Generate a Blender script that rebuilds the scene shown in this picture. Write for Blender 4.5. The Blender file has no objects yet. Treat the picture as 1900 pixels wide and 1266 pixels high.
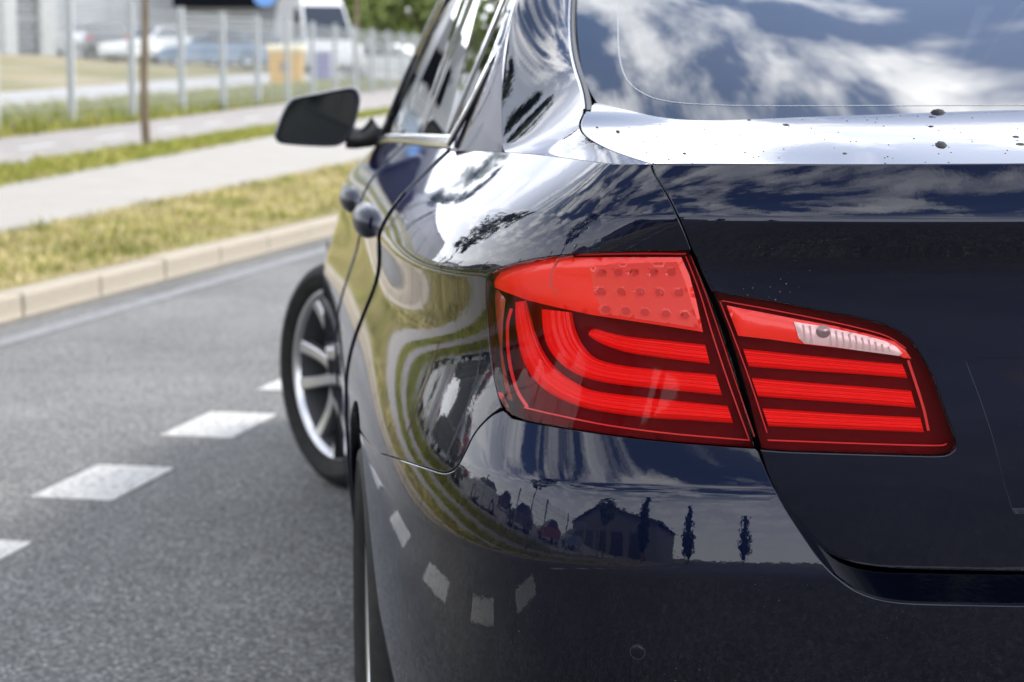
import bpy, math, random
import numpy as np
from mathutils import Vector, Matrix
from mathutils.bvhtree import BVHTree
from mathutils.geometry import delaunay_2d_cdt
random.seed(7); rng = np.random.default_rng(7)
sc = bpy.context.scene
col = sc.collection

# ------------------------------------------------------------------ camera
CAM = np.array([-1.045, -1.84, 1.2]); FPX = 3700.0; CX, CY = 950.0, 633.0
YAW = math.atan(437 / 3700.0); PIT = math.atan(483 / 3700.0)
cR = np.array([math.cos(YAW), -math.sin(YAW), 0.0])
f0 = np.array([math.sin(YAW), math.cos(YAW), 0.0]); Zv = np.array([0, 0, 1.0])
cF = f0 * math.cos(PIT) - Zv * math.sin(PIT); cU = f0 * math.sin(PIT) + Zv * math.cos(PIT)
cam = bpy.data.cameras.new('camera'); camo = bpy.data.objects.new('camera', cam); col.objects.link(camo)
camo.matrix_world = Matrix(((cR[0], cU[0], -cF[0], CAM[0]), (cR[1], cU[1], -cF[1], CAM[1]), (cR[2], cU[2], -cF[2], CAM[2]), (0, 0, 0, 1)))
cam.sensor_width = 36.0; cam.lens = FPX / 1900 * 36; cam.clip_end = 3000; cam.clip_start = .05
cam.dof.use_dof = True; cam.dof.focus_distance = 2.03; cam.dof.aperture_fstop = 7.5; cam.dof.aperture_blades = 7
sc.camera = camo

# ------------------------------------------------------------------ sky, sun, exposure
SUN_EL, SUN_AZ = math.radians(44), math.radians(72)      # azimuth clockwise from +Y
w = bpy.data.worlds.new('World'); sc.world = w; w.use_nodes = True
nt = w.node_tree; nt.nodes.clear()
def N(tree, t, **kw):
    n = tree.nodes.new(t)
    for k, v in kw.items():
        if k in n.inputs: n.inputs[k].default_value = v
        else: setattr(n, k, v)
    return n
sky = N(nt, 'ShaderNodeTexSky', sky_type='NISHITA', sun_disc=False, sun_elevation=SUN_EL, sun_rotation=SUN_AZ, air_density=1.0, dust_density=1.2, ozone_density=1.5)
tc = N(nt, 'ShaderNodeTexCoord')
sep = N(nt, 'ShaderNodeSeparateXYZ'); nt.links.new(tc.outputs['Generated'], sep.inputs[0])
zz = N(nt, 'ShaderNodeMath', operation='MAXIMUM'); nt.links.new(sep.outputs['Z'], zz.inputs[0]); zz.inputs[1].default_value = 0.0
za = N(nt, 'ShaderNodeMath', operation='ADD'); nt.links.new(zz.outputs[0], za.inputs[0]); za.inputs[1].default_value = .22
dx = N(nt, 'ShaderNodeMath', operation='DIVIDE'); nt.links.new(sep.outputs['X'], dx.inputs[0]); nt.links.new(za.outputs[0], dx.inputs[1])
dy = N(nt, 'ShaderNodeMath', operation='DIVIDE'); nt.links.new(sep.outputs['Y'], dy.inputs[0]); nt.links.new(za.outputs[0], dy.inputs[1])
cmb = N(nt, 'ShaderNodeCombineXYZ'); nt.links.new(dx.outputs[0], cmb.inputs[0]); nt.links.new(dy.outputs[0], cmb.inputs[1])
n1 = N(nt, 'ShaderNodeTexNoise', Scale=3.9, Detail=10.0, Roughness=.58, Distortion=.25); cof = N(nt, 'ShaderNodeVectorMath', operation='ADD'); nt.links.new(cmb.outputs[0], cof.inputs[0]); cof.inputs[1].default_value = (-5.3, 0.8, 0.0)
nt.links.new(cof.outputs[0], n1.inputs['Vector'])
r1 = N(nt, 'ShaderNodeValToRGB'); nt.links.new(n1.outputs['Fac'], r1.inputs[0])
r1.color_ramp.elements[0].position = .46; r1.color_ramp.elements[0].color = (0.04, .04, .04, 1)
r1.color_ramp.elements[1].position = .58; r1.color_ramp.elements[1].color = (1, 1, 1, 1)
n2 = N(nt, 'ShaderNodeTexNoise', Scale=4.5, Detail=6.0, Roughness=.55); nt.links.new(cof.outputs[0], n2.inputs['Vector'])
r2 = N(nt, 'ShaderNodeValToRGB'); nt.links.new(n2.outputs['Fac'], r2.inputs[0])
r2.color_ramp.elements[0].position = .3; r2.color_ramp.elements[0].color = (4.6, 5.0, 5.8, 1)
r2.color_ramp.elements[1].position = .7; r2.color_ramp.elements[1].color = (14, 14, 14, 1)
mx = N(nt, 'ShaderNodeMixRGB'); nt.links.new(r1.outputs[0], mx.inputs[0]); sk = N(nt, 'ShaderNodeMixRGB', blend_type='MULTIPLY'); sk.inputs[0].default_value = 1; sk.inputs[2].default_value = (.62, .66, .74, 1); nt.links.new(sky.outputs[0], sk.inputs[1]); nt.links.new(sk.outputs[0], mx.inputs[1]); nt.links.new(r2.outputs[0], mx.inputs[2])
bg = N(nt, 'ShaderNodeBackground', Strength=.125); hz = N(nt, 'ShaderNodeMapRange'); nt.links.new(sep.outputs['Z'], hz.inputs[0]); hz.inputs[1].default_value = .0; hz.inputs[2].default_value = .48; hz.inputs[3].default_value = 1.0; hz.inputs[4].default_value = 0.0
hp = N(nt, 'ShaderNodeMath', operation='POWER'); nt.links.new(hz.outputs[0], hp.inputs[0]); hp.inputs[1].default_value = .6
mh = N(nt, 'ShaderNodeMixRGB'); nt.links.new(hp.outputs[0], mh.inputs[0]); nt.links.new(mx.outputs[0], mh.inputs[1]); mh.inputs[2].default_value = (10.0, 10.3, 10.8, 1)
nt.links.new(mh.outputs[0], bg.inputs[0])
wo = N(nt, 'ShaderNodeOutputWorld'); nt.links.new(bg.outputs[0], wo.inputs[0])
sl = bpy.data.lights.new('sun', 'SUN'); sl.energy = 1.5; sl.angle = math.radians(12); sl.color = (1, .96, .9)
so = bpy.data.objects.new('sun', sl); col.objects.link(so)
sd = Vector((math.sin(SUN_AZ) * math.cos(SUN_EL), math.cos(SUN_AZ) * math.cos(SUN_EL), math.sin(SUN_EL)))
so.rotation_euler = sd.to_track_quat('Z', 'Y').to_euler()
vs = sc.view_settings; vs.view_transform = 'Standard'; vs.look = 'None'; vs.exposure = 1.68; vs.gamma = 1.0; vs.use_curve_mapping = False
sc.render.engine = 'CYCLES'; sc.cycles.use_denoising = True; sc.cycles.max_bounces = 10; sc.cycles.transparent_max_bounces = 16
sc.cycles.caustics_reflective = False; sc.cycles.caustics_refractive = False; sc.cycles.sample_clamp_indirect = 6

# ------------------------------------------------------------------ measuring helpers (photo pixel -> place)
def ray(px, py): return cF + cR * (px - CX) / FPX - cU * (py - CY) / FPX
def on_y(px, py, y):
    d = ray(px, py); return CAM + d * ((y - CAM[1]) / d[1])
def proj(p):
    v = np.asarray(p, float) - CAM; D = v @ cF; return CX + FPX * (v @ cR) / D, CY - FPX * (v @ cU) / D
BR = math.radians(18); eT = np.array([math.sin(BR), math.cos(BR)]); eN = np.array([-math.cos(BR), math.sin(BR)])
TN = [-400, 4.86, 4.87, 6.5, 13.3, 34, 600]; TZ = [0, 0, .12, .14, .5, 2.2, 2.2]
def terr(n): return np.interp(n, TN, TZ)
def tn(t, n, dz=0.0):
    p = eT * t + eN * n; return (p[0], p[1], float(terr(n)) + dz)
def ground_hit(px, py):
    d = ray(px, py); s = np.geomspace(1.5, 500, 6000); P = CAM + d[None] * s[:, None]
    k = np.nonzero(P[:, 2] < terr(P[:, :2] @ eN))[0]
    return P[k[0]] if len(k) else P[-1]

# ------------------------------------------------------------------ materials
MAT = {}
def mat(name, base=(.5, .5, .5), rough=.5, metal=0.0, coat=0.0, coat_r=.02, spec=.5, emis=None, es=0.0, trans=0.0, ior=1.5, alpha=1.0):
    if name in MAT: return MAT[name]
    m = bpy.data.materials.new(name); m.use_nodes = True; MAT[name] = m
    b = m.node_tree.nodes['Principled BSDF']
    b.inputs['Base Color'].default_value = (*base, 1); b.inputs['Roughness'].default_value = rough; b.inputs['Metallic'].default_value = metal
    b.inputs['Coat Weight'].default_value = coat; b.inputs['Coat Roughness'].default_value = coat_r; b.inputs['Specular IOR Level'].default_value = spec
    b.inputs['Transmission Weight'].default_value = trans; b.inputs['IOR'].default_value = ior
    if emis: b.inputs['Emission Color'].default_value = (*emis, 1); b.inputs['Emission Strength'].default_value = es
    return m
def noise_col(m, stops, scale=5.0, detail=6.0, rough=.6, coord='Object', bump=0.0, bscale=None, stretch=None, dist=.02):
    t = m.node_tree; b = t.nodes['Principled BSDF']
    tc = t.nodes.new('ShaderNodeTexCoord'); src = tc.outputs[coord]
    if stretch:
        mp = t.nodes.new('ShaderNodeMapping'); mp.inputs['Scale'].default_value = stretch; t.links.new(src, mp.inputs[0]); src = mp.outputs[0]
    n = N(t, 'ShaderNodeTexNoise', Scale=scale, Detail=detail, Roughness=rough); t.links.new(src, n.inputs['Vector'])
    r = t.nodes.new('ShaderNodeValToRGB'); t.links.new(n.outputs['Fac'], r.inputs[0])
    e = r.color_ramp.elements
    e[0].position = stops[0][0]; e[0].color = (*stops[0][1], 1); e[1].position = stops[-1][0]; e[1].color = (*stops[-1][1], 1)
    for p, c in stops[1:-1]:
        x = e.new(p); x.color = (*c, 1)
    t.links.new(r.outputs[0], b.inputs['Base Color'])
    if bump:
        n2 = N(t, 'ShaderNodeTexNoise', Scale=bscale or scale, Detail=3.0); t.links.new(src, n2.inputs['Vector'])
        bp = N(t, 'ShaderNodeBump', Strength=bump, Distance=dist); t.links.new(n2.outputs['Fac'], bp.inputs['Height']); t.links.new(bp.outputs[0], b.inputs['Normal'])
    return m, r

# navy metallic paint under clear coat, thin film of dust and dried splashes
def make_paint():
    m = mat('navy_paint', (.0015, .0028, .0120), .38, 1.0, coat=1.0, coat_r=.02, spec=.0)
    t = m.node_tree; b = t.nodes['Principled BSDF']
    b.inputs['Coat IOR'].default_value = 1.40
    b.inputs['Specular Tint'].default_value = (.05, .10, .40, 1)
    tc = t.nodes.new('ShaderNodeTexCoord')
    v = N(t, 'ShaderNodeTexVoronoi', Scale=210.0); t.links.new(tc.outputs['Object'], v.inputs['Vector'])
    lt = N(t, 'ShaderNodeMath', operation='LESS_THAN'); t.links.new(v.outputs['Distance'], lt.inputs[0])
    n = N(t, 'ShaderNodeTexNoise', Scale=9.0, Detail=5.0); t.links.new(tc.outputs['Object'], n.inputs['Vector'])
    mr = N(t, 'ShaderNodeMapRange'); t.links.new(n.outputs['Fac'], mr.inputs[0])
    mr.inputs[1].default_value = .52; mr.inputs[2].default_value = .75; mr.inputs[3].default_value = .0; mr.inputs[4].default_value = .26
    sx = N(t, 'ShaderNodeSeparateXYZ'); t.links.new(v.outputs['Color'], sx.inputs[0])
    ml = N(t, 'ShaderNodeMath', operation='MULTIPLY'); t.links.new(mr.outputs[0], ml.inputs[0]); t.links.new(sx.outputs[0], ml.inputs[1])
    t.links.new(ml.outputs[0], lt.inputs[1])
    mx = N(t, 'ShaderNodeMixRGB'); mx.inputs[1].default_value = (.0015, .0028, .0120, 1); mx.inputs[2].default_value = (.16, .15, .135, 1)
    t.links.new(lt.outputs[0], mx.inputs[0]); t.links.new(mx.outputs[0], b.inputs['Base Color'])
    sb = N(t, 'ShaderNodeMath', operation='MULTIPLY_ADD'); t.links.new(lt.outputs[0], sb.inputs[0]); sb.inputs[1].default_value = -.85; sb.inputs[2].default_value = 1.0
    t.links.new(sb.outputs[0], b.inputs['Coat Weight'])
    op = N(t, 'ShaderNodeTexNoise', Scale=130.0, Detail=2.0); t.links.new(tc.outputs['Object'], op.inputs['Vector'])
    bp = N(t, 'ShaderNodeBump', Strength=.035, Distance=.001); t.links.new(op.outputs['Fac'], bp.inputs['Height']); t.links.new(bp.outputs[0], b.inputs['Coat Normal'])
    return m
PAINT = make_paint()
BLACK = mat('black_plastic', (.012, .012, .013), .45)
GAP = mat('gap_shade_black', (.004, .004, .005), .8, spec=.1)  # near-black for the shade inside gaps, also for plain black parts
GLOSSB = mat('gloss_black', (.006, .006, .007), .08, coat=1.0)
CHROME = mat('satin_chrome', (.78, .78, .77), .16, 1.0)
ALLOY = mat('alloy_silver', (.52, .52, .53), .28, .9)
ALLOYD = mat('alloy_shade', (.08, .08, .085), .5, .6)  # darkened alloy copy, shade behind the spokes put into the colour
RUBBER = noise_col(mat('tyre_rubber', (.01, .01, .01), .75, spec=.2), [(.3, (.006, .006, .006)), (.7, (.016, .0155, .015))], 40)[0]
STEEL = mat('brake_steel', (.35, .33, .31), .4, .9)
INTER = mat('cabin_fabric', (.022, .022, .024), .8)
MAROON = mat('lamp_housing_red', (.095, .0012, .003), .5, spec=.04)
LRED = mat('light_bar_red', (.54, .004, .004), .35, coat=.12, spec=.2, emis=(1, .014, .010), es=.08)
LORG = mat('reflector_red', (.66, .022, .010), .3, coat=.4, emis=(1, .035, .015), es=.07)
LPNK = mat('led_red', (.60, .050, .038), .3, coat=.6, emis=(1, .10, .07), es=.05)
LDRK = mat('led_dark', (.50, .038, .031), .4, emis=(1, .05, .04), es=.01)
LLINE = mat('lamp_edge_line', (.5, .01, .01), .3, emis=(1, .02, .02), es=.04)
LCLR = mat('reflector_clear', (.80, .79, .77), .3, .2)
LAMB = mat('side_marker', (.30, .045, .018), .25, coat=.5)
def thin_glass(name, tint, refl_ior=1.5, rough=.0):
    m = bpy.data.materials.new(name); m.use_nodes = True; t = m.node_tree; t.nodes.clear()
    tr = N(t, 'ShaderNodeBsdfTransparent'); tr.inputs[0].default_value = (*tint, 1)
    gl = N(t, 'ShaderNodeBsdfGlossy'); gl.inputs['Roughness'].default_value = rough
    fr = N(t, 'ShaderNodeFresnel', IOR=refl_ior)
    ge = t.nodes.new('ShaderNodeNewGeometry'); t.links.new(ge.outputs['Normal'], fr.inputs['Normal'])
    mx = N(t, 'ShaderNodeMixShader'); t.links.new(fr.outputs[0], mx.inputs[0]); t.links.new(tr.outputs[0], mx.inputs[1]); t.links.new(gl.outputs[0], mx.inputs[2])
    o = N(t, 'ShaderNodeOutputMaterial'); t.links.new(mx.outputs[0], o.inputs[0]); MAT[name] = m
    return m
LENS = thin_glass('lamp_lens', (.97, .78, .78), 1.22)
WGLASS = thin_glass('window_glass', (.26, .29, .28), 1.9)
RGLASS = thin_glass('rear_glass', (.008, .009, .010), 2.0)
MIRG = mat('mirror_glass', (.002, .004, .004), .06, spec=.14)

# ------------------------------------------------------------------ object helpers
def tag(o, label=None, cat=None, group=None, kind=None):
    if label: o['label'] = label
    if cat: o['category'] = cat
    if group: o['group'] = group
    if kind: o['kind'] = kind
    return o
def empty(name, loc=(0, 0, 0), rz=0.0, parent=None):
    o = bpy.data.objects.new(name, None); col.objects.link(o); o.location = loc; o.rotation_euler = (0, 0, rz); o.parent = parent
    o.empty_display_size = .1
    return o
def mobj(name, V, Fc, m, parent=None, smooth=True, normals=None, sharp=None):
    me = bpy.data.meshes.new(name); me.from_pydata([tuple(map(float, v)) for v in V], [], [tuple(map(int, f)) for f in Fc if len(set(map(int, f))) == len(f)]); me.validate(); me.update()
    mats = m if isinstance(m, (list, tuple)) else [m]
    for x in mats: me.materials.append(x)
    if smooth:
        me.polygons.foreach_set('use_smooth', [True] * len(me.polygons))
        if sharp is not None: me.set_sharp_from_angle(angle=math.radians(sharp))
        if normals is not None: me.normals_split_custom_set_from_vertices([tuple(map(float, n)) for n in normals])
    o = bpy.data.objects.new(name, me); col.objects.link(o); o.parent = parent
    return o
class MB:
    def __init__(s): s.v = []; s.f = []
    def add(s, V, Fc):
        k = len(s.v); s.v += [tuple(map(float, v)) for v in V]; s.f += [tuple(int(i) + k for i in f) for f in Fc]; return s
    def box(s, c, d, rz=0.0):
        x, y, z = d[0] / 2, d[1] / 2, d[2] / 2; ca, sa = math.cos(rz), math.sin(rz)
        V = []
        for a, b, e in ((-1, -1, -1), (1, -1, -1), (1, 1, -1), (-1, 1, -1), (-1, -1, 1), (1, -1, 1), (1, 1, 1), (-1, 1, 1)):
            X, Y = a * x, b * y; V.append((c[0] + X * ca - Y * sa, c[1] + X * sa + Y * ca, c[2] + e * z))
        return s.add(V, [(0, 3, 2, 1), (4, 5, 6, 7), (0, 1, 5, 4), (1, 2, 6, 5), (2, 3, 7, 6), (3, 0, 4, 7)])
    def tube(s, pts, r, n=8, cap=True):
        P = np.array(pts, float); rr = np.broadcast_to(np.array(r, float), (len(P),))
        T = np.gradient(P, axis=0); T /= np.linalg.norm(T, axis=1)[:, None] + 1e-12
        up = np.array([0, 0, 1.0]) if abs(T[0][2]) < .9 else np.array([1.0, 0, 0])
        V = []
        for i in range(len(P)):
            a = np.cross(T[i], up); a /= np.linalg.norm(a) + 1e-9; b = np.cross(a, T[i])
            for k in range(n):
                th = 2 * math.pi * k / n; V.append(P[i] + rr[i] * (a * math.cos(th) + b * math.sin(th)))
        Fc = [(i * n + k, i * n + (k + 1) % n, (i + 1) * n + (k + 1) % n, (i + 1) * n + k) for i in range(len(P) - 1) for k in range(n)]
        if cap: Fc += [tuple(range(n - 1, -1, -1)), tuple((len(P) - 1) * n + k for k in range(n))]
        return s.add(V, Fc)
    def prism(s, poly, axis_lo, axis_hi, fn):
        n = len(poly); V = [fn(a, b, axis_lo) for a, b in poly] + [fn(a, b, axis_hi) for a, b in poly]
        return s.add(V, [tuple(range(n - 1, -1, -1)), tuple(range(n, 2 * n))] + [(i, (i + 1) % n, n + (i + 1) % n, n + i) for i in range(n)])
    def lathe(s, prof, n=48, axis='x', closed=False):
        V = []
        for k in range(n):
            th = 2 * math.pi * k / n
            for a, r in prof: V.append((a, r * math.cos(th), r * math.sin(th)))
        m = len(prof); Fc = []
        for k in range(n):
            for i in range(m - 1 + (1 if closed else 0)):
                j = (i + 1) % m; Fc.append((k * m + i, ((k + 1) % n) * m + i, ((k + 1) % n) * m + j, k * m + j))
        return s.add(V, Fc)
    def build(s, name, m, parent=None, smooth=False, sharp=35):
        return mobj(name, s.v, s.f, m, parent, smooth, sharp=sharp if smooth else None)
def resample(P, n):
    P = np.array(P, float); d = np.r_[0, np.cumsum(np.linalg.norm(np.diff(P, axis=0), axis=1))]
    s = np.linspace(0, d[-1], n); return np.stack([np.interp(s, d, P[:, k]) for k in range(P.shape[1])], 1)
def smooth_poly(P, n, closed=False):
    """Catmull-Rom through the points, then even resampling"""
    P = np.array(P, float); Q = np.vstack([P[0] * 2 - P[1], P, P[-1] * 2 - P[-2]]) if not closed else np.vstack([P[-1], P, P[0], P[1]])
    out = []
    for i in range(1, len(Q) - 2):
        t = np.linspace(0, 1, 12, endpoint=False)[:, None]; a, b, c, d = Q[i - 1], Q[i], Q[i + 1], Q[i + 2]
        out.append(.5 * ((2 * b) + (c - a) * t + (2 * a - 5 * b + 4 * c - d) * t ** 2 + (3 * b - a - 3 * c + d) * t ** 3))
    if not closed: out.append(P[-1:])
    else: out.append(P[:1])
    return resample(np.vstack(out), n)

# ------------------------------------------------------------------ B-spline surfaces
def basis(n, p, t):
    t = np.clip(np.asarray(t, float), 0, 1 - 1e-9); kn = np.r_[np.zeros(p), np.linspace(0, 1, n - p + 1), np.ones(p)]
    B = ((t[:, None] >= kn[None, :-1]) & (t[:, None] < kn[None, 1:])).astype(float)
    for k in range(1, p + 1):
        d1 = kn[k:-1] - kn[:-k - 1]; d2 = kn[k + 1:] - kn[1:-k]
        with np.errstate(divide='ignore', invalid='ignore'):
            a = np.where(d1 > 0, (t[:, None] - kn[:-k - 1]) / d1, 0); b = np.where(d2 > 0, (kn[k + 1:] - t[:, None]) / d2, 0)
        B = a * B[:, :-1] + b * B[:, 1:]
    return B
class Surf:
    """tensor-product cubic surface; ctrl[row][col], u along columns, v along rows"""
    def __init__(s, ctrl, gu=200, gv=120, flip=False):
        s.c = np.array(ctrl, float); s.nr, s.nc = s.c.shape[:2]; s.flip = flip
        s.gu, s.gv = gu, gv
        U, V = np.linspace(0, 1, gu), np.linspace(0, 1, gv)
        s.G = np.einsum('vr,rck,uc->vuk', basis(s.nr, 3, V), s.c, basis(s.nc, 3, U)); s.U, s.V = U, V
        fc = [(j * gu + i, j * gu + i + 1, (j + 1) * gu + i + 1, (j + 1) * gu + i) for j in range(gv - 1) for i in range(gu - 1)]
        s.fc = fc; s.bvh = BVHTree.FromPolygons([tuple(x) for x in s.G.reshape(-1, 3)], fc)
        s.su = np.r_[0, np.cumsum(np.max(np.linalg.norm(np.diff(s.G, axis=1), axis=2), axis=0))]
        s.sv = np.r_[0, np.cumsum(np.max(np.linalg.norm(np.diff(s.G, axis=0), axis=2), axis=1))]
    def ev(s, uv):
        uv = np.atleast_2d(uv); return np.einsum('nr,rck,nc->nk', basis(s.nr, 3, uv[:, 1]), s.c, basis(s.nc, 3, uv[:, 0]), optimize=True)
    def jac(s, uv):
        uv = np.atleast_2d(uv); e = 1e-4; a = np.clip(uv, e, 1 - e)
        du = (s.ev(a + [e, 0]) - s.ev(a - [e, 0])) / (2 * e); dv = (s.ev(a + [0, e]) - s.ev(a - [0, e])) / (2 * e); return du, dv
    def nrm(s, uv):
        du, dv = s.jac(uv); n = np.cross(du, dv); n /= np.linalg.norm(n, axis=1)[:, None] + 1e-15
        return -n if s.flip else n
    def _cell(s, idx): return idx // (s.gu - 1), idx % (s.gu - 1)
    def pxs(s, A):
        """(u,v) where the lines of sight through photo pixels meet the surface"""
        A = np.array(A, float); D = cF[None] + cR[None] * ((A[:, :1] - CX) / FPX) - cU[None] * ((A[:, 1:2] - CY) / FPX); uv = []
        for d, a in zip(D, A):
            h = s.bvh.ray_cast(Vector(CAM), Vector(d))
            if h[0] is None: raise ValueError('miss %s' % a)
            j, i = s._cell(h[2]); uv.append(((i + .5) / (s.gu - 1), (j + .5) / (s.gv - 1)))
        uv = np.array(uv)
        for _ in range(6):
            p = s.ev(uv); du, dv = s.jac(uv); t = ((p - CAM) * D).sum(1) / (D * D).sum(1); r = CAM + D * t[:, None] - p
            sol = np.linalg.solve(np.stack([du, dv, -D], 2), r[:, :, None])[:, :, 0]
            uv = np.clip(uv + np.clip(sol[:, :2], -.02, .02), 0, 1)
        return uv
    def px(s, px, py): return s.pxs([(px, py)])[0]
    def nears(s, A):
        A = np.array(A, float); uv = []
        for p in A:
            h = s.bvh.find_nearest(Vector(p)); j, i = s._cell(h[2]); uv.append(((i + .5) / (s.gu - 1), (j + .5) / (s.gv - 1)))
        uv = np.array(uv)
        for _ in range(5):
            r = A - s.ev(uv); du, dv = s.jac(uv); a, b, c = (du * du).sum(1), (du * dv).sum(1), (dv * dv).sum(1); e, f = (du * r).sum(1), (dv * r).sum(1); det = a * c - b * b + 1e-12
            uv = np.clip(uv + np.clip(np.stack([(c * e - b * f) / det, (a * f - b * e) / det], 1), -.02, .02), 0, 1)
        return uv
    def near(s, p): return s.nears([p])[0]
    @staticmethod
    def through(P, *a, **k):
        """surface that passes through a grid of points"""
        P = np.array(P, float)
        def inv(n):
            kn = np.r_[np.zeros(3), np.linspace(0, 1, n - 2), np.ones(3)]; g = np.array([kn[i + 1:i + 4].mean() for i in range(n)]); return np.linalg.inv(basis(n, 3, g))
        return Surf(np.einsum('ar,rck,bc->abk', inv(P.shape[0]), P, inv(P.shape[1])), *a, **k)
    def m2(s, uv):      # parameter -> roughly metric plane
        return np.stack([np.interp(uv[:, 0], s.U, s.su), np.interp(uv[:, 1], s.V, s.sv)], 1)
    def m2i(s, q):
        return np.stack([np.interp(q[:, 0], s.su, s.U), np.interp(q[:, 1], s.sv, s.V)], 1)
def inside(P, poly):
    x, y = P[:, 0], P[:, 1]; r = np.zeros(len(P), bool); n = len(poly); j = n - 1
    for i in range(n):
        xi, yi = poly[i]; xj, yj = poly[j]
        c = ((yi > y) != (yj > y)); 
        with np.errstate(divide='ignore', invalid='ignore'): r ^= c & (x < (xj - xi) * (y - yi) / (yj - yi) + xi)
        j = i
    return r
def ccw(P): return .5 * np.sum(P[:, 0] * np.roll(P[:, 1], -1) - np.roll(P[:, 0], -1) * P[:, 1]) > 0
def densify(P, h, closed=True):
    Q = np.vstack([P, P[:1]]) if closed else P; out = []
    for a, b in zip(Q[:-1], Q[1:]):
        k = max(1, int(math.ceil(np.linalg.norm(b - a) / h))); out.append(a + (b - a) * (np.arange(k) / k)[:, None])
    return np.vstack(out)
def inset_poly(P, g):
    T = np.roll(P, -1, 0) - np.roll(P, 1, 0); T /= np.linalg.norm(T, axis=1)[:, None] + 1e-12
    nn = np.stack([-T[:, 1], T[:, 0]], 1) * (1 if ccw(P) else -1); return P + nn * g
def panel(name, S, loops, m, parent, h=.012, gap=.0022, roll=.0014, depth=.014, hole_roll=None, offset=0.0, hb=None, edge=True, normals=True, mirror=False, smooth_in=True):
    """cut a panel out of a surface: outline loops (list of (u,v) arrays), rolled edges"""
    hb = hb or h * .6
    L = []
    for k, lp in enumerate(loops):
        q = densify(S.m2(np.array(lp)), hb); q = inset_poly(q, gap if k == 0 else -gap); L.append(q)
    bb0, bb1 = L[0].min(0), L[0].max(0)
    gx = np.arange(bb0[0] + h * .37, bb1[0], h); gy = np.arange(bb0[1] + h * .41, bb1[1], h)
    X, Y = np.meshgrid(gx, gy); X[1::2] += h * .5; G = np.stack([X.ravel(), Y.ravel()], 1)
    k = inside(G, L[0])
    for lp in L[1:]: k &= ~inside(G, lp)
    G = G[k]
    if len(G):
        A = np.vstack(L); keep = np.ones(len(G), bool)
        for c in range(0, len(G), 4000):
            keep[c:c + 4000] = (((G[c:c + 4000, None] - A[None]) ** 2).sum(2).min(1) > (.45 * hb) ** 2)
        G = G[keep]
    V2 = [Vector(p) for p in np.vstack(L + [G])]; E = []; b = 0
    for lp in L:
        n = len(lp); E += [(b + i, b + (i + 1) % n) for i in range(n)]; b += n
    r = delaunay_2d_cdt(V2, E, [], 0, 1e-7)
    ov = np.array([tuple(v) for v in r[0]]); tri = np.array([f for f in r[2]])
    c = ov[tri].mean(1); k = inside(c, L[0])
    for lp in L[1:]: k &= ~inside(c, lp)
    tri = tri[k]
    uv = S.m2i(ov); P = S.ev(uv); Nn = S.nrm(uv); P = P - Nn * offset
    # orientation
    a = np.cross(P[tri[:, 1]] - P[tri[:, 0]], P[tri[:, 2]] - P[tri[:, 0]]); fl = (a * Nn[tri[:, 0]]).sum(1) < 0; tri[fl] = tri[fl][:, ::-1]
    VV, NN, FF = list(P), list(Nn), [tuple(t) for t in tri]
    if edge:
        back = {}
        for i, o in enumerate(r[3]):
            for x in o: back[x] = i
        b = 0
        for li, lp in enumerate(L):
            ids = [back[b + i] for i in range(len(lp))]; b += len(lp)
            p = P[ids]; n = Nn[ids]; T = np.roll(p, -1, 0) - np.roll(p, 1, 0); T /= np.linalg.norm(T, axis=1)[:, None] + 1e-12
            o = np.cross(T, n); cc = ccw(lp)
            # outward: away from polygon inside
            cen = S.ev(S.m2i(inset_poly(lp, .001 if li == 0 else -.001))) - n * offset
            sg = np.sign(((p - cen) * o).sum(1)); o *= sg[:, None]
            base = [ids]
            ro_ = roll if li == 0 or hole_roll is None else hole_roll
            fin = [(ro_, depth, 0)]
            rings = [(ro_ * math.sin(a_), ro_ * (1 - math.cos(a_)), math.cos(a_)) for a_ in np.linspace(.2, 1.5, 8)] + fin if ro_ > .002 else [(ro_ * .7, ro_ * .3, .75), (ro_, ro_, .05), (ro_, depth, 0)]
            for ro, rd, bl in rings:
                k0 = len(VV); VV += list(p + o * ro - n * rd); NN += list(n * bl + o * math.sqrt(max(0, 1 - bl * bl)) if ro_ > .002 else n * bl + o * (1 - bl) ** .5); base.append([k0 + i for i in range(len(ids))])
            q = len(ids)
            for A, B in zip(base[:-1], base[1:]):
                for i in range(q):
                    f = (A[i], A[(i + 1) % q], B[(i + 1) % q], B[i])
                    nn = np.cross(VV[f[1]] - VV[f[0]], VV[f[3]] - VV[f[0]]); ref = np.array(NN[f[0]]) + np.array(NN[f[2]])
                    FF.append(f if nn @ ref > 0 else f[::-1])
    NN = np.array(NN); NN /= np.linalg.norm(NN, axis=1)[:, None] + 1e-12
    ob = mobj(name, VV, FF, m, parent, True, normals=NN if normals else None)
    if mirror: mirror_obj(ob, VV, FF, NN if normals else None, m, parent)
    return ob
def mirror_obj(o, VV, FF, NN, m, parent, name=None):
    s = np.array([-1, 1, 1]); return mobj(name or o.name.split('.')[0], np.array(VV) * s, [f[::-1] for f in FF], m, parent, True, normals=None if NN is None else np.array(NN) * s)
def shell(name, S, off, m, parent, su=2, sv=2, sel=None):
    U, V = S.U[::su], S.V[::sv]; uu, vv = np.meshgrid(U, V); uv = np.stack([uu.ravel(), vv.ravel()], 1); P = S.ev(uv) - S.nrm(uv) * off
    nu, nv = len(U), len(V); Fc = [(j * nu + i, j * nu + i + 1, (j + 1) * nu + i + 1, (j + 1) * nu + i) for j in range(nv - 1) for i in range(nu - 1)]
    if sel is not None: Fc = [f for f in Fc if sel(P[list(f)].mean(0))]
    return mobj(name, P, Fc, m, parent, True)

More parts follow.
